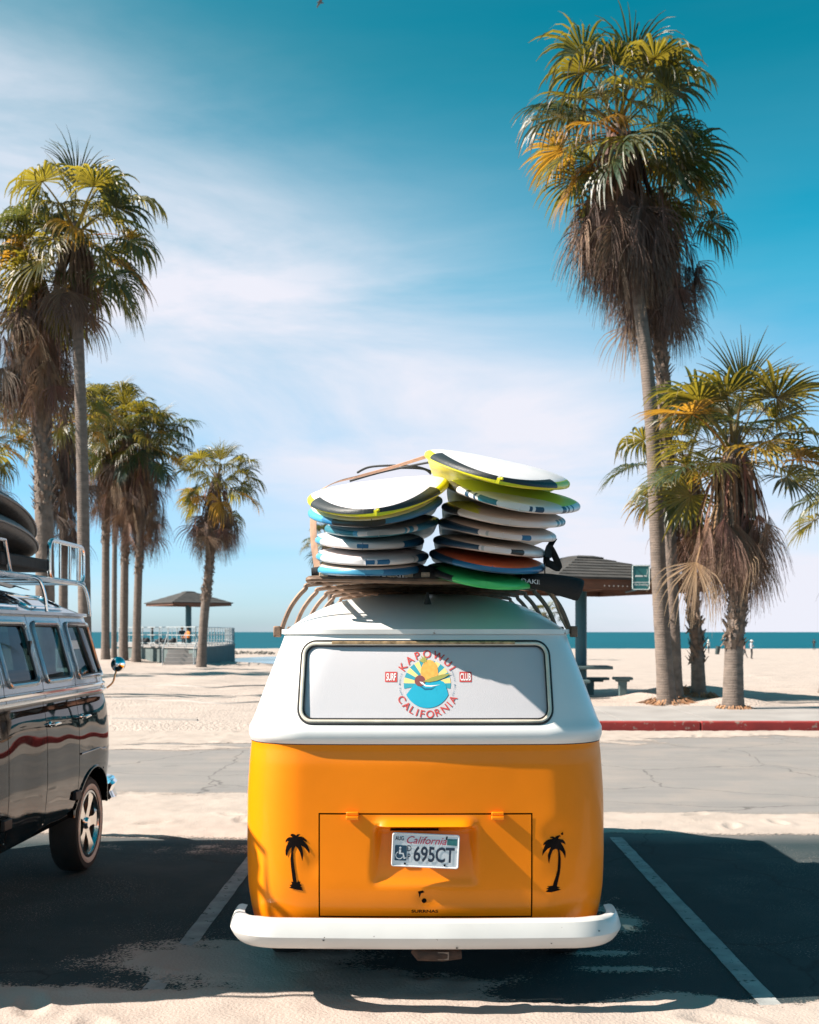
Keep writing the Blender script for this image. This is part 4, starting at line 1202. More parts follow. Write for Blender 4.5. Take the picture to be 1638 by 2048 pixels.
mb = MB(); mb.grid(lambda y, x: roofB(XB + x, y, .03 + .02 * math.sin((y - 5.4) * 9) ** 2), fl(5.3, 7.9, .05), fl(-.42, .42, .06)); mb.build('sunroof_cover', mat('sunroof_canvas', (.10, .11, .12), .8), vb)
# ================================================================== RACK AND BOARDS ON THE ORANGE VAN
M_RUSTY = mat('rusty_rack_steel', (.20, .125, .085), .6, .3, var=.35, vs=18, bump=.0008, bs=70, spots=((.16, .07, .04), 22, .63))
M_SLAT = mat('weathered_wood', (.45, .36, .27), .85, var=.3, vs=12, bump=.004, bs=40, stretch=(8, .6, 8))
M_PAD = mat('black_pad_cloth', (.012, .012, .013), .8, var=.3, vs=20, bump=.003, bs=120)
RZ = 1.965
rack = thing('roof_rack', 'rusty tube and wood slat roof rack bolted over the orange van', 'roof rack', (0, 6.8, 1.9))
bows = [5.46, 6.0, 6.55, 7.1, 7.7]
for y in bows:
    pts = []
    for sg in (-1, 1):
        half = [(sg * .715, y, 1.715), (sg * .705, y, 1.76), (sg * .665, y, 1.85), (sg * .60, y, 1.93), (sg * .53, y, RZ - .005)]
        pts = half[::1] if sg < 0 else pts + [(0, y, RZ + .012)] + half[::-1]
    mb = MB(); mb.tube(smooth_path(pts, 6), .0125, 8)
    mb.build('bow', M_RUSTY, rack)
    for sg in (-1, 1):
        mb = MB(); mb.box((sg * .735, y, 1.722), (.035, .05, .055)); bevel(mb.build('gutter_clamp', M_RUSTY, rack), .006)
for sg in (-1, 1):
    mb = MB(); mb.tube([(sg * .545, y, RZ + .012) for y in fl(5.30, 7.9, .3)], .013, 8); mb.build('side_rail', M_RUSTY, rack)
mb = MB(); mb.tube(smooth_path([(-.555, 5.36, RZ + .0), (-.545, 5.31, RZ + .012), (-.3, 5.285, RZ + .008), (0, 5.28, RZ - .002), (.3, 5.285, RZ + .002), (.545, 5.31, RZ + .006), (.555, 5.36, RZ)], 6), .0155, 8)
mb.build('end_rail', M_RUSTY, rack)
for k in range(13):
    x = -.49 + k * .98 / 12
    mb = MB(); mb.box((x, 6.54, RZ + .032), (.042, 2.52, .020)); bevel(mb.build('slat', M_SLAT, rack), .003)
# padded bars: the cross bar under the boards sticks out on the right
pads = []
for (y, x0, x1, z) in ((5.36, -.555, .50, 2.008), (7.2, -.555, .56, 2.014)):
    mb = MB(); n = 16
    mb.tube([(x0 + (x1 - x0) * k / n, y + .004 * math.sin(k), z + .004 * math.sin(k * 1.7)) for k in range(n + 1)], [.026] + [.033] * (n - 1) + [.026], 10)
    pads.append(mb.build('rack_pad', M_PAD, rack))
mb = MB(); mb.tube(smooth_path([(.46, 5.235, 1.965), (.57, 5.22, 1.955), (.69, 5.20, 1.928), (.732, 5.20, 1.915)], 6), [.030, .032, .034, .038, .040, .042, .044, .046, .048, .05, .052, .053, .054, .054, .055, .055, .054, .052, .05][:19], 12)
pads.append(mb.build('rack_pad', M_PAD, rack))
M_WPR = mat('white_cloth_print', (.62, .62, .62), .7)
text_on([('DAKINE', -.19, 1.990, .022, R(1), 1.9, .02, 0)], lambda x, z: Vector((x, 5.36 - .0345, z)), 'lettering', M_WPR, pads[0])
text_on([('DAKINE', .515, 1.957, .021, R(-5), 1.25, .02, 0)], lambda x, z: Vector((x, 5.222 - .0375, z)), 'lettering', M_WPR, pads[2])

# ---- foam surfboards lying upside down, noses over the rear of the van
BC = {}
def bcol(key):
    cols = dict(white=(.68, .655, .66), pinkw=(.72, .66, .67), yellow=(.74, .66, .01), lime=(.62, .68, .06), blue=(.012, .13, .28), navy=(.012, .05, .10),
                teal=(.015, .15, .20), black=(.012, .013, .014), beige=(.62, .53, .47), orange=(.66, .11, .03), green=(.06, .55, .13), grey=(.4, .44, .46), sky=(.06, .30, .48))
    return mat('foam_' + key, cols[key], .42, var=.05, vs=6, bump=.0012, bs=160, coat=.1)
def board_frame(l, r, tip, pitch, Ye=5.16, W=.64):
    """board placed from where its two widest points and its tip show in the photo"""
    L3, R3 = at(*l, Ye), at(*r, Ye)
    c = (L3 + R3) / 2; roll = math.atan2(R3.z - L3.z, R3.x - L3.x); wd = (R3 - L3).length
    return c, roll, wd
A_NOSE = .62
def make_board(name, label, l, r, tip, cols, pitch=5.0, rock=.15, th=.070, Lb=2.85, fins=0, guard=False, Ye=5.16, yaw=0):
    c, roll, wd = board_frame(l, r, tip, pitch, Ye)
    bottom, rail_fn = cols
    root = thing(name, label, 'surfboard', c, 'foam surfboards stacked on the orange van')
    M = Matrix.Rotation(R(yaw), 4, 'Z') @ Matrix.Rotation(-roll, 4, 'Y') @ Matrix.Rotation(R(pitch), 4, 'X')
    hw = wd / 2
    # stations: polar round the nose, then straight to the tail
    sta = []
    for k in range(41):
        ph = PI / 2 * k / 40; sta.append((A_NOSE * (1 - math.cos(ph)), math.sin(ph) ** .92))
    for k in range(1, 15):
        v = A_NOSE + (Lb - A_NOSE) * k / 14; t = k / 14
        sta.append((v, 1 - .10 * t - .36 * max(0, (t - .45) / .55) ** 2.2))
    v0 = A_NOSE
    def rk(v): return -rock * max(0, 1 - v / (A_NOSE * 1.55)) ** 2.0 + .02 * max(0, (v - 2.2)) ** 2 * -1
    def thick(v): return th * (.45 + .55 * min(1, v / .45) ** .6) * (1 - .45 * max(0, (v - 2.3) / .55))
    # cross-section: u in -1..1 across, s top/bottom
    NU = 40
    def pt(v, wf, a, off=0.0):
        w = max(hw * wf, .002) + off; t = thick(v) / 2 + off
        ca, sa = math.cos(a), math.sin(a)
        x = w * math.copysign(abs(ca) ** .42, ca); zz = t * math.copysign(abs(sa) ** .8, sa)
        edge = max(0, abs(x) / max(w, 1e-5))
        zz += -.012 * (x / max(hw, .01)) ** 2
        return M @ Vector((x, v - v0, rk(v) + zz))
    mb = MB(); rings = []
    for v, wf in sta: rings.append([pt(v, wf, 2 * PI * (j + .5) / NU) for j in range(NU)])
    # nose and tail closing
    tipc = M @ Vector((0, -.001 - v0, rk(0))); mats = []
    def mi(key):
        m_ = bcol(key)
        if m_ not in mats: mats.append(m_)
        return mats.index(m_)
    i0 = 0
    for rg_ in rings: mb.v += [tuple(p) for p in rg_]
    nS = len(sta)
    for a in range(nS - 1):
        for j in range(NU):
            k = (j + 1) % NU; am = 2 * PI * (j + 1) / NU
            wf = (sta[a][1] + sta[a + 1][1]) / 2; xf = wf * math.copysign(abs(math.cos(am)) ** .42, math.cos(am)); sv = math.sin(am); vm = (sta[a][0] + sta[a + 1][0]) / 2
            israil = abs(sv) < .80 or (a < 2 and sv < .9)
            if sv >= .55: key = bottom if isinstance(bottom, str) else bottom(xf, vm)
            else: key = rail_fn(wf * (1 if math.cos(am) > 0 else -1), vm, sv)
            mb.face((a * NU + j, a * NU + k, (a + 1) * NU + k, (a + 1) * NU + j), mi(key))
    ci = mb.vert(tipc)
    for j in range(NU): mb.face((ci, (j + 1) % NU, j), mi(rail_fn(0, 0, 0)))
    ce = mb.vert(M @ Vector((0, Lb + .01 - v0, rk(Lb))))
    for j in range(NU): mb.face((ce, (nS - 1) * NU + j, (nS - 1) * NU + (j + 1) % NU), mi(rail_fn(0, Lb, 0)))
    mb.v = [tuple(Vector(p) + c) for p in mb.v]
    body = mb.build('board_body', mats, root, angle=75)
    if guard:       # dark nose strip of soft rubber with a small yellow plug
        mb = MB(); k0, k1 = guard; g = []
        path = []
        for k in range(k0, k1 + 1):
            if k < 0: v, wf, s_ = sta[-k][0], sta[-k][1], -1
            else: v, wf, s_ = sta[k][0], sta[k][1], 1
            path.append((v, wf, s_))
        for v, wf, s_ in path:
            rr_ = []
            for aa in (48, 38, 26, 14, 4, -3):
                a = R(aa) if s_ > 0 else PI - R(aa)
                rr_.append(c + pt(v, wf, a, .0035))
            g.append(rr_)
        mb.rings(g, False); mb.build('nose_guard', mat('nose_rubber', (.014, .018, .02), .5, bump=.002, bs=200, spots=((.3, .3, .28), 160, .68)), root)
        mb = MB(); mb.lathe([(.001, .012), (.005, .009), (.006, 0)], c + pt(0, .02, R(20), .002), M.to_3x3() @ Vector((0, -1, .1)), 10); mb.build('nose_plug', bcol('yellow'), root)
    for k in range(fins):
        fx, fv = ((-.13, 2.42), (.13, 2.42), (0, 2.62))[k]
        mb = MB(); q = [(0, 0), (.11, 0), (.135, .09), (.12, .12), (.085, .10), (.04, .05)]
        rg0 = [c + M @ Vector((fx - .004, fv - v0 + y, rk(fv) + .02 + z)) for y, z in q]; rg1 = [c + M @ Vector((fx + .004, fv - v0 + y, rk(fv) + .02 + z)) for y, z in q]
        mb.rings([rg0, rg1], True, caps=True); mb.build('fin', bcol('navy'), root, smooth=False)
    return root, (lambda v, wf, a, off: c + pt(v, wf, a, off)), c, M
def rail(base, *zones, under=None):
    """zones: (x from, x to, colour) in half widths; under: colour below the rail"""
    def fn(x, v, s):
        if under and s < -.55: return under
        if v > .75: return base
        for a, b, cc in zones:
            if a <= x <= b: return cc
        return base
    return fn
B = []
def bd(label, l, r, tip, cols, **k):
    o = make_board('surfboard', label, l, r, tip, cols, **k); B.append(o); return o
# left pile, bottom to top
bd('blue edged board lowest in the left pile, under the two striped boards', (633, 1132), (853, 1131), (735, 1152), ('beige', rail('sky', (.3, 1, 'blue'), under='blue')), pitch=1.5, rock=.05, Ye=5.65)
bd('white board with two blue nose blocks, second from bottom of the left pile', (633, 1102), (858, 1104), (735, 1134), ('pinkw', rail('white', (-1, -.8, 'sky'), (-.02, .16, 'blue'), (.2, .36, 'blue'), (.72, .735, 'grey'), (.76, .775, 'grey'), (.82, 1, 'blue'), under='beige')), pitch=1.8, rock=.075, Ye=5.63)
bd('white board with one blue nose block and blue ends, third from bottom of left pile', (631, 1069), (849, 1074), (733, 1103), ('pinkw', rail('white', (-1, -.78, 'sky'), (-.62, -.60, 'grey'), (-.56, -.54, 'grey'), (-.1, .10, 'blue'), (.55, .565, 'grey'), (.6, .615, 'grey'), (.66, 1, 'blue'), under='beige')), pitch=2, rock=.08, Ye=5.65)
bd('blue board with pale nose panel between white stripes, third from top of left pile', (650, 1047), (879, 1032), (745, 1076), ('grey', rail('sky', (-.35, -.2, 'white'), (-.17, .42, 'grey'), (.45, .5, 'white'), (.56, .6, 'white'), (-1, -.4, 'teal'), under='teal')), pitch=2.2, rock=.10, Ye=5.55)
bd('blue edged board with black underside just below the left top yellow board', (617, 1012), (884, 988), (728, 1055), ('white', rail('blue', (-1, -.7, 'sky'), (-.55, .2, 'black'), under='black')), pitch=3.2, rock=.13, Ye=5.0)
L1 = bd('white and yellow board with black nose strip on top of the left pile', (615, 984), (896, 951), (733, 1026), ('pinkw', rail('yellow', under='yellow')), pitch=4, rock=.15, Ye=4.85, fins=3, guard=(-27, 24))
# right pile, bottom to top
bd('bright green board at the bottom of the right pile', (853, 1128), (1075, 1155), (995, 1166), ('green', rail('green', (-1, -.55, 'black'), under='green')), pitch=1.8, rock=.08, Ye=5.62)
bd('orange board with dark blue edge, second from bottom of the right pile', (859, 1098), (1090, 1126), (1010, 1150), ('orange', rail('blue', (-1, -.6, 'navy'), under='navy')), pitch=2, rock=.08, Ye=5.58)
bd('white and navy board with a black nose block, third from bottom of right pile', (867, 1072), (1091, 1101), (1010, 1117), ('beige', rail('white', (-1, -.28, 'navy'), (-.22, -.2, 'grey'), (-.15, -.13, 'grey'), (.28, .5, 'black'), (.86, .9, 'grey'), (.93, 1, 'blue'), under='beige')), pitch=1.8, rock=.06, Ye=5.58)
bd('white and navy board with one blue nose block, fourth from bottom of right pile', (877, 1035), (1111, 1066), (1029, 1088), ('beige', rail('white', (-1, -.38, 'navy'), (-.25, -.235, 'grey'), (-.19, -.175, 'grey'), (.32, .46, 'blue'), (.84, .855, 'grey'), (.9, .915, 'grey'), (.95, 1, 'blue'), under='beige')), pitch=2, rock=.085, Ye=5.48)
bd('pale board fading from lime, with teal right edge, third from top of right pile', (884, 1003), (1129, 1034), (1037, 1053), ((lambda x, v: 'lime' if x < -.45 else 'beige'), rail('white', (-1, -.75, 'black'), (.74, .80, 'teal'), (.82, .88, 'teal'), (.9, 1, 'teal'), under='beige')), pitch=2.3, rock=.10, Ye=5.3)
bd('white board with teal and navy stripe pairs, just below the right top yellow board', (894, 957), (1159, 1001), (1065, 1026), ((lambda x, v: 'lime' if v > .14 else 'white'), rail('white', (-.72, -.66, 'navy'), (-.62, -.58, 'navy'), (-.54, -.30, 'teal'), (.16, .20, 'navy'), (.23, .25, 'navy'), (.28, .33, 'navy'), (.62, .66, 'navy'), (.70, .73, 'navy'), (.77, .8, 'navy'), (-1, -.85, 'black'), under='beige')), pitch=3, rock=.12, Ye=5.0)
R1 = bd('white and yellow board with black nose strip on top of the right pile', (852, 896), (1140, 957), (1030, 970), ('white', rail('yellow', under='yellow')), pitch=4, rock=.12, Ye=4.85, fins=3, guard=(-27, 20))

# straps and leash cords
M_STRAP = mat('tan_strap', (.40, .24, .16), .8, var=.2, vs=30, bump=.002, bs=200)
M_STRAPK = mat('black_strap', (.012, .013, .014), .7, bump=.002, bs=200)
def strap(label, pts, m_, half=.019, n=6, up=None):
    mb = MB(); mb.tube(smooth_path(pts, n), .01, 8, flat=(half, .002), up=up)
    o = mb.build('tie_down_strap', m_, angle=60); tag(o, label, 'strap', 'straps tying the boards down'); return o
strap('tan strap from the top right board over the left pile and down its edge', [at(856, 912, 5.35), at(790, 933, 5.7), at(720, 952, 5.9), at(668, 966, 5.7), at(634, 990, 5.45), at(627, 1035, 5.4), at(628, 1085, 5.4), at(634, 1130, 5.4), at(638, 1158, 5.4)], M_STRAP, .02, up=(0, 0, 1))
strap('tan strap from the right pile down to the rain gutter of the orange van', [at(1092, 1105, 5.32), at(1090, 1150, 5.28), at(1102, 1180, 5.27), at(1118, 1225, 5.35), at(1133, 1258, 5.42)], M_STRAP, .018, up=(1, 0, 0))
strap('knotted black strap end at the right side of the right pile', [at(1108, 1078, 5.35), at(1097, 1098, 5.3), at(1093, 1122, 5.28), at(1100, 1128, 5.27), at(1118, 1134, 5.25), (at(1100, 1095, 5.25)), at(1096, 1115, 5.24)], M_STRAPK, .016)
for lab, pts in (('black leash cord looping low over the far end of the left pile', [at(715, 945, 6.9), at(740, 934, 6.8), at(790, 931, 6.7), at(835, 934, 6.75), at(868, 945, 6.8)]),
                 ('black leash cord running straight across the far end of the left pile', [at(700, 962, 6.8), at(760, 945, 6.7), at(820, 932, 6.6), at(862, 924, 6.5)]),
                 ('sagging black leash cord behind the left top board', [at(770, 940, 6.9), at(800, 936, 6.8), at(846, 938, 6.8), at(862, 948, 6.8)])):
    mb = MB(); mb.tube(smooth_path(pts, 8), .007, 6); o = mb.build('leash_cord', M_STRAPK); tag(o, lab, 'cord', 'surfboard leash cords')

# ------------------------------------------------------------------ rack, bags on the black van
rb = thing('chrome_roof_rack', 'chrome tube roof rack with looped side rail on the black and silver van', 'roof rack', (XB, 7.0, 1.95))
RX = -2.62; RZB = 2.085
loop = [(RX, y, z) for y, z in dens(rrect(7.66, 8.42, RZB + .005, 2.365, .07), .06)]
mb = MB(); mb.tube(loop, .016, 8, closed=True); mb.build('end_loop', M_STEEL, rb)
for y in (7.88, 8.10, 8.28):
    mb = MB(); mb.tube([(RX, y, RZB), (RX, y, 2.365)], .011, 8); mb.build('upright', M_STEEL, rb)
for sx in (RX, 2 * XB - RX):
    mb = MB(); mb.tube([(sx, y, RZB) for y in fl(4.75, 8.42, .3)], .019, 8); mb.build('side_rail', M_STEEL, rb)
    for y in (5.3, 6.3, 7.3, 8.25):
        s_ = 1 if sx > XB else -1
        mb = MB(); mb.tube(smooth_path([(sx, y, RZB), (sx + s_ * .05, y + .02, RZB - .02), (sx + s_ * .075, y + .05, 1.97), (sx + s_ * .085, y + .07, 1.84)], 5), .012, 8); mb.build('rack_leg', M_STEEL, rb)
for y in fl(4.8, 8.3, .4):
    mb = MB(); mb.tube([(RX, y, RZB), (2 * XB - RX, y, RZB)], .014, 8); mb.build('cross_bar', M_STEEL, rb)
loop = [(2 * XB - RX, y, z) for y, z in dens(rrect(5.0, 7.4, RZB + .005, 2.3, .07), .1)]
mb = MB(); mb.tube([(RX - .02, y, z) for y, z in ((4.8, RZB), (4.8, 2.30), (6.9, 2.30), (7.0, RZB))], .013, 8); mb.build('end_loop', M_STEEL, rb)
for y in (5.1, 5.5, 5.95, 6.4):
    mb = MB(); mb.tube([(RX - .02, y, RZB), (RX - .02, y, 2.30)], .011, 8); mb.build('upright', M_STEEL, rb)
mb = MB(); rg2 = []  # out-of-view roll, added on the rack's rear end to throw shade
for k in range(41):
    t_ = 2 * PI * k / 10; r2 = .11 - .0021 * k
    rg2.append([Vector((XB + sx, 4.93 + r2 * math.cos(t_), RZB + .115 + r2 * math.sin(t_))) for sx in (-.55, .62)])
mb.rings(rg2, False); o = mb.build('shade_roll', mat('shade_roll_cloth', (.06, .09, .10), .9, var=.2)); tag(o, 'unseen roll added across the rear of the chrome rack to cast shade', 'shade blocker')
o.modifiers.new('thick', 'SOLIDIFY').thickness = .008
mb = MB(); mb.box((-2.82, 7.35, 2.185), (.34, .95, .085)); bevel(mb.build('foam_block', M_PAD, rb), .015)
def bag(label, c, hw, Lg, th, rock, pitch, roll):
    root = thing('board_bag', label, 'board bag', c, 'board bags on the black van')
    M = Matrix.Translation(c) @ Matrix.Rotation(R(roll), 4, 'Y') @ Matrix.Rotation(R(pitch), 4, 'X')
    rings = []
    for k in range(25):
        t = -1 + 2 * k / 24; w = hw * max(.02, (1 - abs(t) ** 2.6)) ** .55; y = t * Lg / 2; tt = th / 2 * max(.1, 1 - abs(t) ** 3) ** .5
        rings.append([M @ Vector((w * math.copysign(abs(math.cos(a)) ** .8, math.cos(a)), y, -rock * t * t + tt * math.copysign(abs(math.sin(a)) ** .8, math.sin(a)))) for a in np.linspace(0, 2 * PI, 25)[:-1]])
    mb = MB(); mb.rings(rings, True, caps=True); mb.build('bag_body', mat('black_bag_cloth', (.025, .028, .03), .5, var=.3, vs=5, bump=.004, bs=30), root)
    mb = MB(); mb.tube([r_[0] + (r_[0] - r_[12]).normalized() * .004 for r_ in rings[1:-1]], .008, 6); mb.build('seam_piping', mat('grey_piping', (.12, .13, .14), .5), root)
    return root
bag('large black board bag on top of the chrome rack of the black van', Vector((-2.93, 6.55, 2.575)), .36, 2.75, .13, .18, -2, 3)
bag('lower black board bag lying right on the chrome rack', Vector((-2.92, 6.50, 2.41)), .36, 2.85, .17, .12, -1, 2)
mb = MB(); q = [(0, 0), (.11, 0), (.14, .10), (.125, .14), (.09, .12), (.04, .06)]
o0 = Vector((-2.93, 7.15, 2.66))
mb.rings([[o0 + Vector((-.006, y, z)) for y, z in q], [o0 + Vector((.006, y, z)) for y, z in q]], True, caps=True)
o = mb.build('surfboard_fin', mat('pink_fin', (.75, .25, .25), .35), smooth=False); bevel(o, .003, 1); tag(o, 'pink surfboard fin sticking up from the bags on the black van', 'fin')
# ================================================================== PALMS
M_LEAF = leaf_mat('palm_leaf', (.13, .105, .02), (.019, .034, .012), (.17, .105, .035), (.43, .335, .03), .32)
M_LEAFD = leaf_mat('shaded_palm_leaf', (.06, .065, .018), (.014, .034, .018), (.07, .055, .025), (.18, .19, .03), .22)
M_LEAFY = leaf_mat('yellowing_palm_leaf', (.28, .16, .025), (.16, .105, .02), (.28, .14, .05), (.62, .32, .03), .42)
M_DEAD = leaf_mat('dead_palm_leaf', (.20, .105, .055), (.17, .105, .07), (.24, .16, .11), (.22, .12, .06), .18, .8)
M_DEADD = leaf_mat('old_dead_palm_leaf', (.09, .055, .04), (.085, .058, .045), (.15, .10, .075), (.10, .06, .04), .12, .85)
M_TRUNK = mat('palm_trunk', (.145, .112, .093), .9, var=.32, vs=5, bump=.010, bs=26, wave=(2.6, .004, 'Z'), stretch=(1, 1, 2.2))
M_TRUNKR = mat('rough_palm_trunk', (.15, .115, .095), .95, var=.4, vs=6, bump=.03, bs=14)
M_BOOT = mat('old_leaf_base', (.17, .12, .09), .95, var=.45, vs=9, bump=.006, bs=30)

def frond_mesh(name, el, rng, mt, dead=False, collapsed=False, young=False, droop=1.0):
    """one fan leaf in the plane of azimuth 0 (+x outwards), drooping under gravity"""
    V, Fc, UV = [], [], []
    def quad(a, b, c, d, ua, ub):
        i = len(V); V.extend((tuple(a), tuple(b), tuple(c), tuple(d))); Fc.append((i, i + 1, i + 2, i + 3)); UV.extend((ua, ua, ub, ub))
    pl = rng.uniform(.95, 1.35) * (1.2 if dead else (.86 if el > R(40) else 1)) * (.75 if young else 1)
    # petiole
    p = Vector((.05, 0, 0)); ang = el; n = 7
    side = Vector((0, 1, 0)); pts = [p.copy()]
    sag = R(rng.uniform(10, 26)) * (1.25 if el > R(10) else .6) * (.4 if young else 1)
    for k in range(n):
        a = ang - sag * ((k + 1) / n) ** 1.6
        a = max(a, R(-89)); p = p + Vector((math.cos(a), 0, math.sin(a))) * pl / n; pts.append(p.copy())
    a_end = a
    for k in range(n):
        w0 = .034 * (1 - .55 * k / n); w1 = .034 * (1 - .55 * (k + 1) / n)
        d = (pts[k + 1] - pts[k]).normalized(); up = d.cross(side)
        for (s0, u0, s1, u1) in ((-1, 0, 0, -.5), (0, -.5, 1, 0), (1, 0, -1, 0)):
            quad(pts[k] + side * w0 * s0 + up * w0 * u0, pts[k] + side * w0 * s1 + up * w0 * u1, pts[k + 1] + side * w1 * s1 + up * w1 * u1, pts[k + 1] + side * w1 * s0 + up * w1 * u0, (.9, .02), (.9, .02))
    hub = pts[-1]; d = Vector((math.cos(a_end), 0, math.sin(a_end)))
    tw = R(rng.uniform(-26, 26)); lat = Matrix.Rotation(tw, 3, d) @ side; nrm = d.cross(lat)
    N_ = 15 if not dead else 16
    spread = R(128) if not dead else R(72 if not collapsed else 38)
    if young: spread = R(62)
    Lm = rng.uniform(.92, 1.12) * (1.0 if not dead else 1.12)
    dth = 2 * spread / (2 * N_)
    ns = 6
    wind = Vector((-.22, .05, 0))
    web = .43 if not dead else (.22 if collapsed else .30)
    for i in range(-N_, N_ + 1):
        if rng.random() < (.04 if not dead else .16): continue
        a = i / N_ * spread + rng.uniform(-.02, .02)
        dirv = (d * math.cos(a) + lat * math.sin(a) + nrm * (-.16 * math.cos(2 * a) + .10 * abs(math.sin(a)) + rng.uniform(-.04, .04))).normalized()
        ls = Lm * (.62 + .38 * math.cos(a * .62)) * rng.uniform(.78, 1.12)
        g = (rng.uniform(.75, 1.35) if not dead else rng.uniform(1.1, 2.2)) * (.45 if young else 1) * droop
        pos = hub.copy(); cur = dirv.copy(); rnd = rng.random(); brk = rng.random() < (.26 if not dead else .4)
        prev = None
        for s in range(ns + 1):
            t = s / ns
            wv = cur.cross(nrm)
            if wv.length < 1e-3: wv = lat
            wv.normalize()
            if t <= web: w = .52 * t * ls * dth * 1.06 * (1 if not collapsed else 1.2)
            else: w = .52 * web * ls * dth * 1.06 * max(.02, (1 - (t - web) / (1 - web))) ** .8
            w = max(w, .0025)
            fold = nrm * (w * .55 * (1 if i % 2 else -1))
            pr = (pos - wv * w, pos + wv * w, pos + fold)
            if prev is not None:
                quad(prev[0], prev[2], pr[2], pr[0], (rnd, pt_), (rnd, t)); quad(prev[2], prev[1], pr[1], pr[2], (rnd, pt_), (rnd, t))
            prev = pr; pt_ = t
            pos = pos + cur * ls / ns
            k_ = .04 * g if t < .33 else (.30 * g if not brk else .55 * g)
            cur = (cur + Vector((0, 0, -1)) * k_ + wind * (.10 if t >= .4 else .01)).normalized()
    me = bpy.data.meshes.new(name); me.from_pydata(V, [], Fc); me.materials.append(mt)
    ul = me.uv_layers.new(name='leaf'); ul.data.foreach_set('uv', [c for u in UV for c in u])
    me.update()
    return me
rgp = random.Random(11)
ELS = [78, 62, 46, 30, 14, -2, -18, -36]
FR = {}
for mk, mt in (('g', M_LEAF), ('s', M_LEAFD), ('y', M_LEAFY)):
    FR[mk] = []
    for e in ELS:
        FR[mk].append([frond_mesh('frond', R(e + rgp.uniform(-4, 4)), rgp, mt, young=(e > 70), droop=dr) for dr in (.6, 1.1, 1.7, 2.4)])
DEADM = {mk: [frond_mesh('dead_frond', R(e), rgp, mt, dead=True, collapsed=c) for e, c in ((-60, False), (-69, False), (-74, True), (-80, True), (-84, True), (-76, False))] for mk, mt in (('d', M_DEAD), ('o', M_DEADD))}

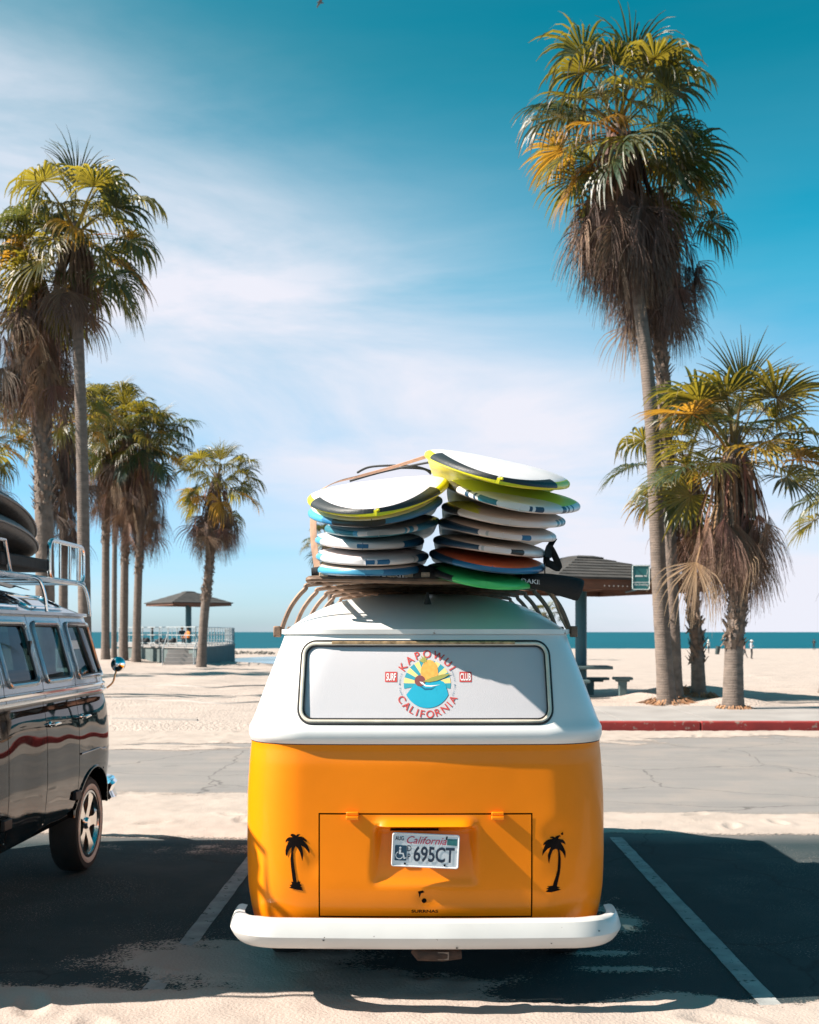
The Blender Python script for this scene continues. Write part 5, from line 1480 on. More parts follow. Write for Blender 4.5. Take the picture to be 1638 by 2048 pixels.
def trunk_mesh(path, r0, r1, flare=1.35, rough=False, rng=None, n=18):
    P = smooth_path(path, 14); k = len(P); mb = MB(); rr = []
    L_ = 0; ls = [0]
    for i in range(1, k): L_ += (P[i] - P[i - 1]).length; ls.append(L_)
    for i in range(k):
        t = ls[i] / L_; r = r0 + (r1 - r0) * t ** .8
        r *= 1 + (flare - 1) * math.exp(-ls[i] / .55)
        rr.append(r * (1 + rng.uniform(-.02, .02)))
    mb.tube(P, rr, n)
    return mb, P, ls, rr
def palm(label, base, hub, lean=(), r0=.2, r1=.14, size=1.0, skirt=0.0, nleaf=38, ndead=50, rough_from=None, rough_to=None, seed=1, view=None, name='palm_tree', dead_r=.42, low=-36, rough=False, mix=(.5, .3, .2), dmix=.55, dr=(1, 2, 3, 3), steep=False):
    rng = random.Random(seed); base = Vector(base); hub = Vector(hub)
    t = thing(name, label, 'palm tree', base)
    path = [base - Vector((0, 0, .25))] + [Vector(p) for p in lean] + [hub - (hub - base).normalized() * .05]
    mb, P, ls, rr = trunk_mesh(path, r0, r1, rough=rough, rng=rng)
    mb.build('trunk', M_TRUNKR if rough else M_TRUNK, t)
    L_ = ls[-1]
    def on_trunk(q):
        """q metres below the hub"""
        s = max(0, L_ - q)
        for i in range(1, len(ls)):
            if ls[i] >= s: f_ = (s - ls[i - 1]) / max(1e-6, ls[i] - ls[i - 1]); return P[i - 1].lerp(P[i], f_), rr[i]
        return P[-1], rr[-1]
    # crown
    def put(nm, me, loc, az, sc, tilt=0):
        o = bpy.data.objects.new(nm, me); col.objects.link(o)
        o.parent = t; o.location = loc - base
        o.rotation_euler = (rng.uniform(-.24, .24) + tilt, rng.uniform(-.12, .12), az); o.scale = (sc, sc, sc * rng.uniform(.94, 1.06))
    for k in range(nleaf):
        f_ = (k + .5) / nleaf
        e = 84 - (84 - low) * f_ ** .92
        idx = min(range(len(ELS)), key=lambda i: abs(ELS[i] - e + rng.uniform(-5, 5)))
        az = k * 2.39996 + rng.uniform(-.25, .25)
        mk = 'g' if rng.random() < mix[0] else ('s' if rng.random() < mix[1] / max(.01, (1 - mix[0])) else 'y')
        if f_ < .5 and mk == 'y': mk = 'g'
        c, r_ = on_trunk(.02 + .55 * f_ * size)
        put('frond', FR[mk][idx][rng.choice(dr)], c + Vector((math.cos(az), math.sin(az), 0)) * r_ * .6, az, size * rng.uniform(.86, 1.1))
    for k in range(ndead):
        f_ = (k + rng.random()) / ndead
        q = .35 * size + max(0, skirt - 1.5 * size) * f_
        az = k * 2.39996 + rng.uniform(-.4, .4)
        c, r_ = on_trunk(q)
        tt = min(1, f_ * 1.6)
        idx = rng.choice((0, 1, 2, 5, 3)) if f_ < .15 else rng.choice((1, 2, 3, 5, 3, 4, 2, 4))
        if steep: idx = rng.choice((2, 3, 4, 2, 3, 4, 1))
        put('dead_frond', DEADM['d' if rng.random() < dmix else 'o'][idx], c + Vector((math.cos(az), math.sin(az), 0)) * (r_ * .8 + dead_r * rng.uniform(.05, .5) * math.sin(PI * min(1, .25 + f_ * .7))), az, size * rng.uniform(.82, 1.08))
    if ndead:      # core of old leaf stalks hanging against the trunk
        mb = MB()
        for k in range(90):
            az = rng.uniform(0, 2 * PI); q = rng.uniform(.15, max(.6, skirt * .75)); c, r_ = on_trunk(q)
            a = c + Vector((math.cos(az), math.sin(az), 0)) * (r_ + .02); L2 = rng.uniform(.6, 1.25) * size
            b = a + Vector((math.cos(az) * rng.uniform(.1, .35), math.sin(az) * rng.uniform(.1, .35), -L2)); m_ = (a + b) / 2 + Vector((math.cos(az), math.sin(az), 0)) * .10
            mb.tube([a, m_, b], [.028, .022, .010], 4)
        mb.build('hanging_stalks', M_BOOT, t, kind='stuff')
    if rough_to is not None:
        mb = MB(); q = rough_from
        while q < min(rough_to, L_ - .3):
            c, r_ = on_trunk(q)
            for j in range(9):
                az = rng.uniform(0, 2 * PI); o_ = Vector((math.cos(az), math.sin(az), 0)); s_ = Vector((-o_.y, o_.x, 0))
                b0 = c + o_ * r_ * .93 + Vector((0, 0, rng.uniform(-.05, .05))); ln = rng.uniform(.07, .17); out_ = rng.uniform(.35, 1.0)
                up = rng.choice((1, 1, 1, -.8)); tip = b0 + o_ * ln * out_ + Vector((0, 0, ln * up)); w = rng.uniform(.03, .05)
                i0 = len(mb.v); mb.v += [tuple(b0 - s_ * w - Vector((0, 0, .03))), tuple(b0 + s_ * w - Vector((0, 0, .03))), tuple(tip + s_ * w * .7), tuple(tip - s_ * w * .7), tuple(b0 + o_ * .02 + Vector((0, 0, .04)))]
                for fa in ((0, 1, 2, 3), (3, 2, 4), (0, 3, 4), (1, 4, 2)): mb.face([i0 + x for x in fa])
            q += .085
        mb.build('leaf_bases', M_BOOT, t, kind='stuff', smooth=False)
    return t
def ph(px, py, Y): return at(px, py, Y)
g = ground_at
# right side
b = g(1335, 1408); Yb = b.y
palm('tallest palm with a smooth pale leaning trunk on the right side', b, ph(1234, 222, Yb - .3), [ph(1318, 1150, Yb), ph(1300, 800, Yb), ph(1265, 500, Yb)], .19, .12, 1.22, 2.75, 42, 120, seed=3, dead_r=.75, mix=(.55, .3, .15), dmix=.35, low=-40)
b = g(1352, 1396); Yb = b.y
palm('tall palm with a rough shaggy trunk standing right behind the tallest palm', b, ph(1322, 385, Yb), [ph(1340, 1100, Yb), ph(1326, 760, Yb), ph(1318, 640, Yb)], .16, .14, .95, 2.7, 28, 110, rough_from=2.9, rough_to=7.0, seed=4, dead_r=.9, rough=True, mix=(.4, .4, .2), dmix=.6)
b = g(1466, 1421); Yb = b.y
palm('short stout palm in front, right of the tallest palm, with a wide brown skirt', b, ph(1466, 868, Yb), [ph(1468, 1300, Yb), ph(1476, 1180, Yb), ph(1468, 1000, Yb)], .195, .165, 1.08, 2.3, 36, 84, rough_from=2.9, rough_to=4.4, seed=5, dead_r=.5, mix=(.62, .08, .3), dmix=.85, low=-14, dr=(0, 0, 0, 1), steep=True)
b = g(1398, 1388); Yb = b.y
palm('slim palm with shaggy upper trunk between the tallest palm and the stout palm', b, ph(1372, 905, Yb), [ph(1393, 1280, Yb), ph(1380, 1140, Yb)], .155, .125, .95, 2.1, 16, 34, rough_from=2.6, rough_to=4.9, seed=6, dead_r=.4, mix=(.5, .2, .3), dmix=.8, steep=True)
palm('palm whose crown reaches in at the right edge of the picture', Vector((10.6, 29, .1)), ph(1735, 960, 29), [], .25, .17, 1.0, 2.8, 24, 40, seed=7, mix=(.6, .2, .2))
# left side
Y_ = 27.0
b = Vector(((172 - CX) / F * Y_, Y_, tz((172 - CX) / F * Y_, Y_)))
palm('tall palm with a smooth slim trunk at the left, beside the black van roof', b, ph(150, 440, Y_), [ph(168, 1150, Y_), ph(164, 900, Y_), ph(154, 600, Y_)], .165, .125, 1.12, 1.0, 40, 12, seed=8, mix=(.55, .25, .2), low=-52)
Y_ = 27.8
b = Vector(((90 - CX) / F * Y_, Y_, tz((90 - CX) / F * Y_, Y_)))
palm('palm with a rough trunk and heavy brown skirt at the far left', b, ph(62, 520, Y_), [ph(90, 1150, Y_), ph(85, 900, Y_), ph(80, 760, Y_)], .25, .20, 1.02, 3.0, 28, 110, rough_from=3.2, rough_to=6.3, seed=9, dead_r=.8, rough=True, mix=(.4, .3, .3), dmix=.75)
palm('palm mostly outside the left edge with a few leaf tips in view', Vector((-16.9, 42, .1)), ph(-34, 850, 42), [], .25, .18, 1.1, 2.6, 28, 24, seed=10, mix=(.4, .1, .5))
Y_ = 50
b = Vector(((126 - CX) / F * Y_, Y_, tz((126 - CX) / F * Y_, Y_)))
palm('palm with long grey skirt behind the slim left trunk', b, ph(128, 812, Y_), [], .22, .17, 1.3, 5.6, 26, 70, seed=12, mix=(.6, .1, .3), dmix=.3, dead_r=.6)
for (px, py, hx, hy, sk, sd_, lb, mixx) in ((211, 1319, 213, 815, 4.6, 13, 'leftmost palm of the distant cluster left of the far shelter', (.5, .2, .3)),
                                          (228, 1316, 232, 905, 3.6, 14, 'thin dark trunked palm second from left in the distant cluster', (.4, .4, .2)),
                                          (247, 1321, 258, 850, 4.2, 15, 'third palm of the distant cluster, with a knotted trunk', (.4, .3, .3)),
                                          (272, 1323, 296, 868, 4.6, 16, 'rightmost palm of the distant cluster left of the far shelter', (.35, .5, .15))):
    b = g(px, py); Yb = b.y
    palm(lb, b, ph(hx, hy, Yb), [ph(px + (hx - px) * .3, py + (hy - py) * .5, Yb)], .23, .19, 1.4, sk * 1.15, 34, 60, rough_from=5.8, rough_to=7.5, seed=sd_, mix=mixx, dmix=.6, dead_r=.8)
b = g(402, 1334); Yb = b.y
palm('lone palm with a leaning trunk in front of the far shelter', b, ph(436, 945, Yb), [ph(408, 1240, Yb), ph(420, 1120, Yb)], .22, .19, 1.2, 3.0, 26, 60, rough_from=3.7, rough_to=6.2, seed=17, mix=(.5, .3, .2), dmix=.45, dead_r=.75)
palm('small far palm half hidden by the left pile of surfboards', Vector(((668 - CX) / F * 95, 95, tz((668 - CX) / F * 95, 95))), ph(655, 1072, 95), [], .3, .25, 1.25, 2.5, 24, 20, seed=18, mix=(.4, .5, .1))
palm('small far palm peeking out beside the tan strap right of the van roof', Vector(((1085 - CX) / F * 95, 95, tz((1085 - CX) / F * 95, 95))), ph(1088, 1225, 95), [], .25, .2, .9, 1.5, 18, 10, seed=19, mix=(.4, .5, .1))
# palms of the row along the street, out of the picture on the left, whose shade falls on the sand
for (x, y, z, sd_) in ((-27, 38, 12.0, 21), (-33, 40.5, 13.5, 22), (-30, 33, 12.5, 23)):
    palm('palm in the row beyond the left picture edge, ' + {21: 'shortest and farthest left but one', 22: 'tallest and farthest away', 23: 'nearest to the street'}[sd_], Vector((x, y, .1)), Vector((x + .4, y, z)), [], .25, .18, 1.1, 3.2, 26, 30, seed=sd_)
# dry fibre round the trunk feet
mb = MB(); rgq = random.Random(4)
for (c, r_) in ((g(1335, 1408), .42), (g(1466, 1421), .30), (g(1398, 1388), .32)):
    for k in range(130):
        az = rgq.uniform(0, 2 * PI); d = Vector((math.cos(az), math.sin(az), 0)); a = c + d * r_ * rgq.uniform(.7, 1.15)
        a.z = tz(a.x, a.y) + rgq.uniform(0, .12); b_ = a + d * rgq.uniform(.05, .25); b_.z = tz(b_.x, b_.y) + .01
        mb.tube([a, b_], [.016, .006], 3)
tag(mb.build('dry_root_fibre', mat('dry_fibre', (.32, .17, .09), .95, var=.4, vs=8)), kind='stuff')
# ================================================================== SHELTERS, DECK, FURNITURE, PEOPLE
M_SHING = mat('dark_roof_shingle', (.045, .042, .040), .85, var=.35, vs=3, bump=.01, bs=20)
M_FASCIA = mat('brown_wood_fascia', (.14, .058, .032), .7, var=.3, vs=3, bump=.003, bs=30, stretch=(1, 1, 5))
M_POST = mat('teal_post_paint', (.012, .075, .10), .45, var=.12, vs=5, bump=.001, bs=30, spots=((.2, .2, .18), 6, .72))
M_TABLE = mat('teal_grey_concrete', (.075, .12, .125), .8, var=.2, vs=5, bump=.002, bs=50)
def shelter(label, c, ze, zp, half, rot, post_r, zb, rows=7, fascia=.24, top=.35, M_F=None):
    """square hip roof on one post; courses of shingles step up the slopes"""
    t = thing('beach_shelter', label, 'shelter', (c.x, c.y, zb))
    C_ = Vector((c.x, c.y, 0)); Rz = Matrix.Rotation(rot, 3, 'Z')
    cor = [Rz @ Vector(p) for p in ((-1, -1, 0), (1, -1, 0), (1, 1, 0), (-1, 1, 0))]
    for k in range(4):
        a, b_ = cor[k], cor[(k + 1) % 4]
        mb = MB()
        A, B_ = C_ + a * half, C_ + b_ * half; ins = -(a + b_) / 2 * .05
        q = [A, B_, B_ + ins, A + ins]
        mb.rings([[p + Vector((0, 0, ze - fascia)) for p in q], [p + Vector((0, 0, ze)) for p in q]], True, caps=True)
        mb.build('fascia', M_F or M_FASCIA, t, smooth=False)
    for r_ in range(rows):
        f0, f1 = r_ / rows, (r_ + 1) / rows
        h0, h1 = half * 1.05 * (1 - f0) + top * f0, half * 1.05 * (1 - f1) + top * f1
        z0, z1 = ze + (zp - ze) * f0 + .045, ze + (zp - ze) * f1 + .008
        mb = MB()
        mb.rings([[C_ + p * h0 + Vector((0, 0, z0 - .05)) for p in cor], [C_ + p * h0 + Vector((0, 0, z0)) for p in cor], [C_ + p * h1 + Vector((0, 0, z1 + .02)) for p in cor]], True, caps=True)
        mb.build('shingle_course', M_SHING, t, smooth=False)
    mb = MB(); mb.rings([[C_ + p * (top + .05) + Vector((0, 0, zp - .03)) for p in cor], [C_ + p * (top + .05) + Vector((0, 0, zp + .05)) for p in cor], [C_ + p * top * .6 + Vector((0, 0, zp + .10)) for p in cor]], True, caps=True)
    mb.build('roof_cap', M_SHING, t, smooth=False)
    mb = MB(); mb.rings([[C_ + p * half * .97 + Vector((0, 0, ze - .03)) for p in cor], [C_ + p * half * .97 + Vector((0, 0, ze + .0)) for p in cor]], True, caps=True)
    mb.build('soffit', M_F or M_FASCIA, t, smooth=False)
    for k in range(4):      # beams under the roof
        mb = MB(); d = (cor[k] + cor[(k + 1) % 4]) / 2
        mb.tube([C_ + Vector((0, 0, ze - .16)), C_ + d * half * .95 + Vector((0, 0, ze - .12))], .06, 4); mb.build('beam', M_F or M_FASCIA, t, smooth=False)
    mb = MB(); mb.lathe([(post_r * 1.25, zb - .2), (post_r * 1.25, zb + .03), (post_r, zb + .06), (post_r, ze - .1), (post_r * 1.5, ze - .05), (post_r * 1.5, ze)], (c.x, c.y, 0), (0, 0, 1), 24)
    mb.build('post', M_POST, t)
    return t, C_, cor
c = Vector(((1162 - CX) / F * 27.5, 27.5, 0)); zb = tz(c.x, c.y)
sh, C_, cor = shelter('large brown shelter with dark shingle roof on a teal post, right of the orange van', c, 2.93, 3.52, 2.15, R(27), .145, zb)
# row of little bright dots along the fascia
f0, f1 = C_ + cor[0] * 2.15, C_ + cor[1] * 2.15; dd = (f1 - f0); nrm = Vector((dd.y, -dd.x, 0)).normalized()
for k in range(10):
    p = f0.lerp(f1, .30 + .03 * k) + nrm * .004 + Vector((0, 0, 2.78))
    mb = MB(); mb.lathe([(.001, .012), (.014, .010), (.018, 0)], p, nrm, 10); mb.build('fascia_dot', mat('bright_dot', (.8, .72, .65), .4, .2), sh)
# no smoking sign on the front edge of the roof
sY = 24.6
sc = at(1282, 1155, sY); sw, shh = 36 / F * sY, 50 / F * sY
sg = thing('no_smoking_sign', 'teal no smoking sign with white border on the edge of the brown shelter', 'sign', sc)
M_SIGN = mat('sign_teal', (.02, .14, .15), .5, var=.06); M_SIGNW = mat('sign_white', (.62, .66, .66), .5, var=.05)
ons = lambda o_: (lambda x, z: sc + Vector((x, -o_, z)))
sheet(rrect(-sw / 2, sw / 2, -shh / 2, shh / 2, .03), ons(-.012), ons(0), 'sign_panel', M_SIGN, sg)
fr = MB(); fr.tube([ons(.003)(*p) for p in dens(rrect(-sw / 2 + .014, sw / 2 - .014, -shh / 2 + .014, shh / 2 - .014, .024), .05)], .008, 6, closed=True); fr.build('sign_border', M_SIGNW, sg)
poly_on([[(-sw / 2 + .02, -.115), (sw / 2 - .02, -.115), (sw / 2 - .02, -.100), (-sw / 2 + .02, -.100)]], ons(.003), 'divider', M_SIGNW, sg)
poly_on([[(-.13, .015), (.105, .015), (.105, .05), (-.13, .05)], [(.112, .015), (.13, .015), (.13, .05), (.112, .05)], [(.125, .06), (.138, .06), (.150, .12), (.140, .19), (.132, .19), (.138, .12)]], ons(.003), 'cigarette_symbol', M_SIGNW, sg)
poly_on([[(-.14, .225), (-.12, .238), (.12, -.02), (.10, -.035)]], ons(.004), 'slash', mat('sign_slash', (.01, .09, .10), .5), sg)
text_on([('No Smoking', 0, -.162, .062, 0, .95, .02, 0)], ons(.003), 'lettering', M_SIGNW, sg)
text_on([('LAMC 63.44', 0, -.225, .022, 0, 1.1, .01, 0)], ons(.003), 'lettering', M_SIGNW, sg) if False else None
mb = MB(); mb.tube([sc + Vector((0, .012, -.18)), sc + Vector((0, .5, -.25)), sc + Vector((-.1, 1.3, -.28))], .02, 6); mb.tube([sc + Vector((0, .012, .1)), sc + Vector((0, .4, -.2))], .016, 6); mb.build('bracket', M_POST, sg)

# picnic table and benches under it
tb = Vector(((1178 - CX) / F * 27.3, 27.3, 0)); zt = tz(tb.x, tb.y)
t = thing('picnic_table', 'teal grey concrete picnic table under the brown shelter', 'table', (tb.x, tb.y, zt))
mb = MB(); mb.box((tb.x - .35, tb.y, zt + .74), (1.75, .9, .08)); bevel(mb.build('table_top', M_TABLE, t), .02)
mb = MB(); mb.box((tb.x - .55, tb.y, zt + .33), (.4, .4, .8), taper=.7); bevel(mb.build('pedestal', M_TABLE, t), .02)
def bench(label, x, y, L_, rot=0):
    z = tz(x, y); t = thing('concrete_bench', label, 'bench', (x, y, z), 'concrete benches at the picnic table')
    Rm = Matrix.Rotation(rot, 3, 'Z')
    mb = MB(); mb.box((x, y, z + .42), (L_, .36, .07), Rm); mb.box((x, y, z + .365), (L_ * .7, .26, .05), Rm); bevel(mb.build('seat', M_TABLE, t), .02)
    mb = MB(); mb.box((x, y, z + .16), (.17, .17, .42), Rm, taper=1.15); bevel(mb.build('pedestal', M_TABLE, t), .01)
bench('concrete bench on a single foot nearest the tall palms', (1245 - CX) / F * 26.9, 26.9, .46)
bench('concrete bench half hidden behind the shelter post', (1180 - CX) / F * 28.3, 28.3, .95)
bench('concrete bench beside the shelter post, close to the orange van', (1150 - CX) / F * 26.4, 26.4, .7)

# litter bin on the beach
p = g(1434, 1309); t = thing('litter_bin', 'dark tilted litter bin on the open beach', 'bin', p)
hb = 16 / F * p.y * 1.05; mb = MB(); tl = Matrix.Rotation(R(9), 3, 'Y')
mb.lathe([(.001, 0), (.22, 0), (.25, hb * .5), (.27, hb * .95), (.29, hb * .97), (.29, hb), (.24, hb)], p, tl @ Vector((0, 0, 1)), 18); mb.build('drum', mat('bin_dark', (.015, .03, .03), .6), t)
mb = MB(); mb.lathe([(.24, hb * .93), (.001, hb * .93)], p, tl @ Vector((0, 0, 1)), 18); mb.build('bin_liner', M_BLACK, t)

# people: one skinned body each, clothes coloured by height, hair or hat as children
def person(label, p, hgt, shirt, trousers, hair, pose='stand', face=0.0, hat=None, skin=(.45, .25, .17), stride=.12, sleeve=True, bag=None):
    J = dict(pelvis=(0, 0, .52), waist=(0, .005, .60), chest=(0, 0, .72), neck=(0, .005, .835), head=(0, -.01, .895), crown=(0, 0, .965),
             hipL=(-.05, 0, .50), kneeL=(-.055, -.02, .28), ankL=(-.055, .01, .045), toeL=(-.06, -.07, .015),
             hipR=(.05, 0, .50), kneeR=(.06, -.02, .28), ankR=(.065, .01, .045), toeR=(.07, -.07, .015),
             shL=(-.105, .0, .80), elL=(-.135, .02, .63), wrL=(-.13, -.04, .49), haL=(-.13, -.055, .445), shR=(.105, 0, .80), elR=(.135, .02, .63), wrR=(.13, -.04, .49), haR=(.13, -.055, .445))
    if pose == 'walk':
        J.update(kneeL=(-.05, -.06, .28), ankL=(-.05, -stride, .05), toeL=(-.05, -stride - .07, .02), kneeR=(.05, .01, .28), ankR=(.05, stride, .06), toeR=(.05, stride - .06, .02))
    if pose == 'fold':
        J.update(elL=(-.15, -.02, .64), wrL=(-.04, -.12, .68), haL=(.01, -.125, .69), elR=(.15, -.02, .64), wrR=(.04, -.12, .66), haR=(-.01, -.125, .66))
    if pose == 'sit':
        J.update(pelvis=(0, 0, .26), waist=(0, .01, .34), chest=(0, .0, .46), neck=(0, -.01, .575), head=(0, -.03, .635), crown=(0, -.02, .705), hipL=(-.05, 0, .25), hipR=(.05, 0, .25),
                 kneeL=(-.06, -.24, .27), kneeR=(.06, -.24, .27), ankL=(-.06, -.23, .05), ankR=(.06, -.23, .05), toeL=(-.06, -.30, .02), toeR=(.06, -.30, .02),
                 shL=(-.105, 0, .54), shR=(.105, 0, .54), elL=(-.14, -.04, .38), elR=(.14, -.04, .38), wrL=(-.07, -.17, .33), wrR=(.07, -.17, .33), haL=(-.06, -.20, .32), haR=(.06, -.20, .32))
    rad = dict(pelvis=.075, waist=.066, chest=.08, neck=.032, head=.052, crown=.03, hip=.052, knee=.036, ank=.024, toe=.02, sh=.04, el=.028, wr=.02, ha=.018)
    names = list(J); idx = {n_: i for i, n_ in enumerate(names)}
    E = [('pelvis', 'waist'), ('waist', 'chest'), ('chest', 'neck'), ('neck', 'head'), ('head', 'crown')]
    for s in 'LR': E += [('pelvis', 'hip' + s), ('hip' + s, 'knee' + s), ('knee' + s, 'ank' + s), ('ank' + s, 'toe' + s), ('chest', 'sh' + s), ('sh' + s, 'el' + s), ('el' + s, 'wr' + s), ('wr' + s, 'ha' + s)]
    me = bpy.data.meshes.new('person'); me.from_pydata([tuple(Vector(J[n_]) * hgt) for n_ in names], [(idx[a], idx[b_]) for a, b_ in E], [])
    ob = bpy.data.objects.new('person', me); col.objects.link(ob)
    sk = ob.modifiers.new('skin', 'SKIN'); ss = ob.modifiers.new('sub', 'SUBSURF'); ss.levels = 2; ss.render_levels = 2
    if not me.skin_vertices: me.attributes.new('skin', 'FLOAT_VECTOR', 'POINT')
    sv = me.skin_vertices[0].data if len(me.skin_vertices) else None
    for n_ in names:
        k = n_ if n_ in rad else n_[:-1]; r_ = rad[k] * hgt
        if sv: sv[idx[n_]].radius = (r_, r_ * (.75 if k in ('chest', 'waist', 'pelvis') else 1)); sv[idx[n_]].use_root = (n_ == 'pelvis')
    dg = bpy.context.evaluated_depsgraph_get()
    m2 = bpy.data.meshes.new_from_object(ob.evaluated_get(dg)); bpy.data.objects.remove(ob); bpy.data.meshes.remove(me)
    m2.name = 'person'
    ob = bpy.data.objects.new('person', m2); col.objects.link(ob)
    ob.location = p; ob.rotation_euler = (0, 0, face)
    m2.materials.clear()
    mk = lambda pre, c_: mat(pre + '_%d_%d_%d' % tuple(int(v * 100) for v in c_), c_, .8, var=.12, vs=9)
    for m_ in (mk('skin', skin), mk('shirt', shirt), mk('trousers', trousers), mk('shoes', (.03, .03, .03))): m2.materials.append(m_)
    pel = J['pelvis'][2] * hgt; nk = J['neck'][2] * hgt
    for f_ in m2.polygons:
        f_.use_smooth = True; cc = f_.center
        isleg = cc.z < pel + .02 * hgt and not (abs(cc.x) > .10 * hgt and pose != 'sit')
        if cc.z < .035 * hgt: f_.material_index = 3
        elif isleg: f_.material_index = 2
        elif cc.z > nk: f_.material_index = 0
        else: f_.material_index = 1
        for s in 'LR':
            if (cc - Vector(J['ha' + s]) * hgt).length < .045 * hgt: f_.material_index = 0
    tag(ob, label, 'person')
    def child(nm, mb, m_):
        o = mb.build(nm, m_); o.parent = ob; return o
    hd = Vector(J['head']) * hgt
    mb = MB(); rings = []
    for k in range(7):
        a = R(-20) + R(110) * k / 6; rings.append([hd + Vector((.062 * hgt * math.cos(a) * math.cos(b_), .012 * hgt + .066 * hgt * math.cos(a) * math.sin(b_), .012 * hgt + .082 * hgt * math.sin(a))) for b_ in np.linspace(0, 2 * PI, 13)[:-1]])
    mb.rings(rings, True, caps=True); child('hair', mb, mk('hair', hair))
    mb = MB()
    mb.lathe([(.001, .02 * hgt), (.010 * hgt, .008 * hgt), (.014 * hgt, 0)], hd + Vector((0, -.052 * hgt, -.01 * hgt)), (0, -1, -.3), 8); child('nose', mb, m2.materials[0])
    if hat:
        mb = MB(); mb.lathe([(.001, .07 * hgt), (.05 * hgt, .065 * hgt), (.062 * hgt, .02 * hgt), (.115 * hgt, .008 * hgt), (.115 * hgt, .002 * hgt), (.06 * hgt, .005 * hgt)], hd + Vector((0, 0, .028 * hgt)), (0, -.15, 1), 18); child('hat', mb, mk('hat', hat))
    if bag:
        mb = MB(); mb.box(Vector((.05, .09, .70)) * hgt, Vector((.17, .10, .2)) * hgt); bevel(child('backpack', mb, mk('bag', bag)), .03)
    return ob
person('person with white hair and white top walking near the litter bin', g(1417, 1307), 1.66, (.62, .60, .55), (.02, .025, .03), (.6, .58, .52), 'walk', R(40), stride=.05)
person('person in a sun hat, pale shirt and dark leggings right of the stout palm', g(1503, 1318), 1.72, (.5, .5, .52), (.012, .015, .02), (.06, .04, .03), 'fold', R(60), hat=(.66, .62, .58), bag=(.05, .08, .12))
person('person in dark clothes half hidden behind the stout palm trunk', g(1489, 1316), 1.6, (.35, .2, .17), (.02, .025, .03), (.03, .02, .02), 'walk', R(80), stride=.14)
person('person in black standing far down the beach at the right edge, holding something white', g(1628, 1300), 1.72, (.012, .018, .022), (.015, .02, .025), (.02, .015, .012), 'fold', R(-20))

# viewing deck with railing at the far left
zt_ = .93
dk = [(470, 0, 72), (392, 0, 56.5), (236, 0, 64), (236, 0, 88), (452, 0, 88)]
pts = [Vector(((px - CX) / F * y, y, 0)) for px, _, y in dk]
deck = thing('viewing_deck', 'raised concrete viewing deck with dark teal wall at the water', 'deck', (pts[0].x, pts[0].y, -.3))
mb = MB(); mb.rings([[p + Vector((0, 0, -1.2)) for p in pts], [p + Vector((0, 0, zt_ - .06)) for p in pts]], True, caps=True)
mb.build('retaining_wall', mat('teal_grey_wall', (.09, .12, .12), .85, var=.2, vs=2, bump=.004, bs=30), deck, smooth=False)
cp = sum(pts, Vector()) / len(pts)
mb = MB(); mb.rings([[cp + (p - cp) * 1.012 + Vector((0, 0, zt_ - .06)) for p in pts], [cp + (p - cp) * 1.012 + Vector((0, 0, zt_)) for p in pts]], True, caps=True)
mb.build('deck_slab', M_CONC, deck, smooth=False)
M_RAIL = mat('pale_railing_paint', (.33, .36, .37), .5, .1, var=.1)
rl = thing('railing', 'pale metal railing round the raised viewing deck', 'railing', (pts[0].x, pts[0].y, zt_))
def rail_run(a, b_, n):
    for k in range(n + 1):
        p = a.lerp(b_, k / n); mb = MB(); mb.tube([p + Vector((0, 0, zt_)), p + Vector((0, 0, zt_ + 1.05))], .028, 6); mb.build('post', M_RAIL, rl)
    for h in (.18, .62, 1.05):
        mb = MB(); mb.tube([a + Vector((0, 0, zt_ + h)), b_ + Vector((0, 0, zt_ + h))], .022, 6); mb.build('rail', M_RAIL, rl)
q = [cp + (p - cp) * .985 for p in pts]
rail_run(q[0], q[1], 14); rail_run(q[1], q[2], 9); rail_run(q[4], q[0], 12); rail_run(q[3], q[4], 10)
# steps down to the sand
st0 = q[1].lerp(q[2], .12); stp = thing('deck_steps', 'short flight of concrete steps up to the viewing deck', 'steps', (st0.x, st0.y - 1, 0))
for k in range(5):
    mb = MB(); mb.box((st0.x, st0.y - .35 - k * .32, zt_ - .12 - k * .2 - .25), (1.6, .34, .5)); mb.build('step', M_CONC, stp, smooth=False)
for sx in (-.8, .8):
    mb = MB(); mb.tube([(st0.x + sx, st0.y - .2, zt_ + .9), (st0.x + sx, st0.y - 1.7, zt_ - .1), (st0.x + sx, st0.y - 1.7, zt_ - 1.0)], .028, 6); mb.build('handrail', M_RAIL, stp)
mb = MB(); a = q[2]; b_ = Vector(((372 - CX) / F * 64, 64, 0)); 
mb.box((a.lerp(b_, .5).x, 65.2, .05), ((b_ - a).length, .3, .5), Matrix.Rotation(R(-3), 3, 'Z')); o = mb.build('low_beach_wall', M_CONC, smooth=False); tag(o, 'low pale concrete wall on the sand before the viewing deck', 'wall')
c = Vector(((377 - CX) / F * 71, 71, 0))
shelter('distant shelter with wide low roof on a blue post on the viewing deck', c, zt_ + 2.62, zt_ + 3.32, 2.02, R(38), .19, zt_, rows=5, fascia=.16, top=.3)
def deckp(px, Y): return Vector(((px - CX) / F * Y, Y, zt_))
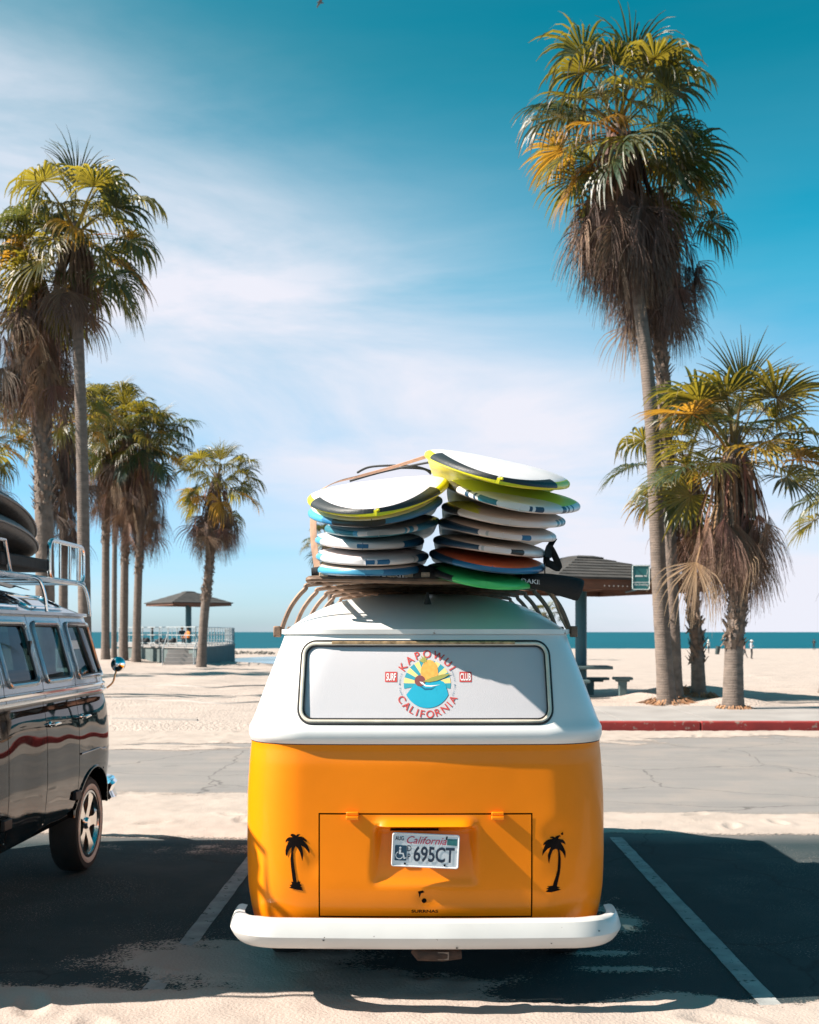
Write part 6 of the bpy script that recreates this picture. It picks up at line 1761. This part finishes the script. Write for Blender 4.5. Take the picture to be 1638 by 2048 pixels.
person('person in black standing at the railing of the viewing deck', deckp(305, 69.5), 1.12, (.015, .016, .018), (.015, .018, .02), (.02, .015, .01), 'stand', R(100))
person('person in a dark top sitting by the post of the far shelter', deckp(364, 70), 1.6, (.02, .03, .04), (.03, .05, .07), (.02, .015, .012), 'sit', R(30))
person('person in an orange shirt sitting beside the post of the far shelter', deckp(376, 69), 1.5, (.75, .25, .04), (.02, .02, .025), (.03, .02, .015), 'sit', R(-40))
for k, px in enumerate((284, 292, 318, 329, 345)):
    p = deckp(px, 69); mb = MB(); rings = []
    for a in np.linspace(-PI / 2, PI / 2, 6): rings.append([p + Vector((.3 * math.cos(a) * math.cos(b_), .22 * math.cos(a) * math.sin(b_), .2 + .2 * math.sin(a) + (.06 if math.sin(a) > .5 else 0) * math.cos(b_))) for b_ in np.linspace(0, 2 * PI, 11)[:-1]])
    mb.rings(rings, True, caps=True); o = mb.build('beach_bag', mat('dark_bag', (.02, .022, .025), .8, var=.3))
    tag(o, ['dark bag at the left end of the row on the deck floor', 'dark bag left of the person in black on the deck', 'dark bag right of the person in black on the deck', 'second dark bag right of the person in black', 'dark bag nearest the far shelter post on the deck'][k], 'bag', 'bags on the viewing deck')

# a gull high above
p = at(640, 5, 60); t = thing('gull', 'small dark gull gliding at the very top of the sky', 'bird', p)
mb = MB(); mb.lathe([(.001, -.2), (.04, -.12), (.06, 0), (.04, .12), (.02, .2), (.001, .24)], p, (.9, .4, .1), 10); mb.build('body', mat('gull_grey', (.10, .11, .12), .8), t)
for s in (-1, 1):
    mb = MB(); d = Vector((-.3 * s, .9 * s, 0)); f_ = Vector((.9, .4, 0))
    r0 = [p + f_ * .08, p - f_ * .08]; r1 = [p + d * .3 + f_ * .09 + Vector((0, 0, .10)), p + d * .3 - f_ * .06 + Vector((0, 0, .10))]; r2 = [p + d * .66 - f_ * .02 + Vector((0, 0, .03)), p + d * .66 - f_ * .06 + Vector((0, 0, .03))]
    tk = Vector((0, 0, .015)); mb.rings([[a for a in r_] + [a + tk for a in r_[::-1]] for r_ in (r0, r1, r2)], True, caps=True); mb.build('wing', MATS['gull_grey'], t)
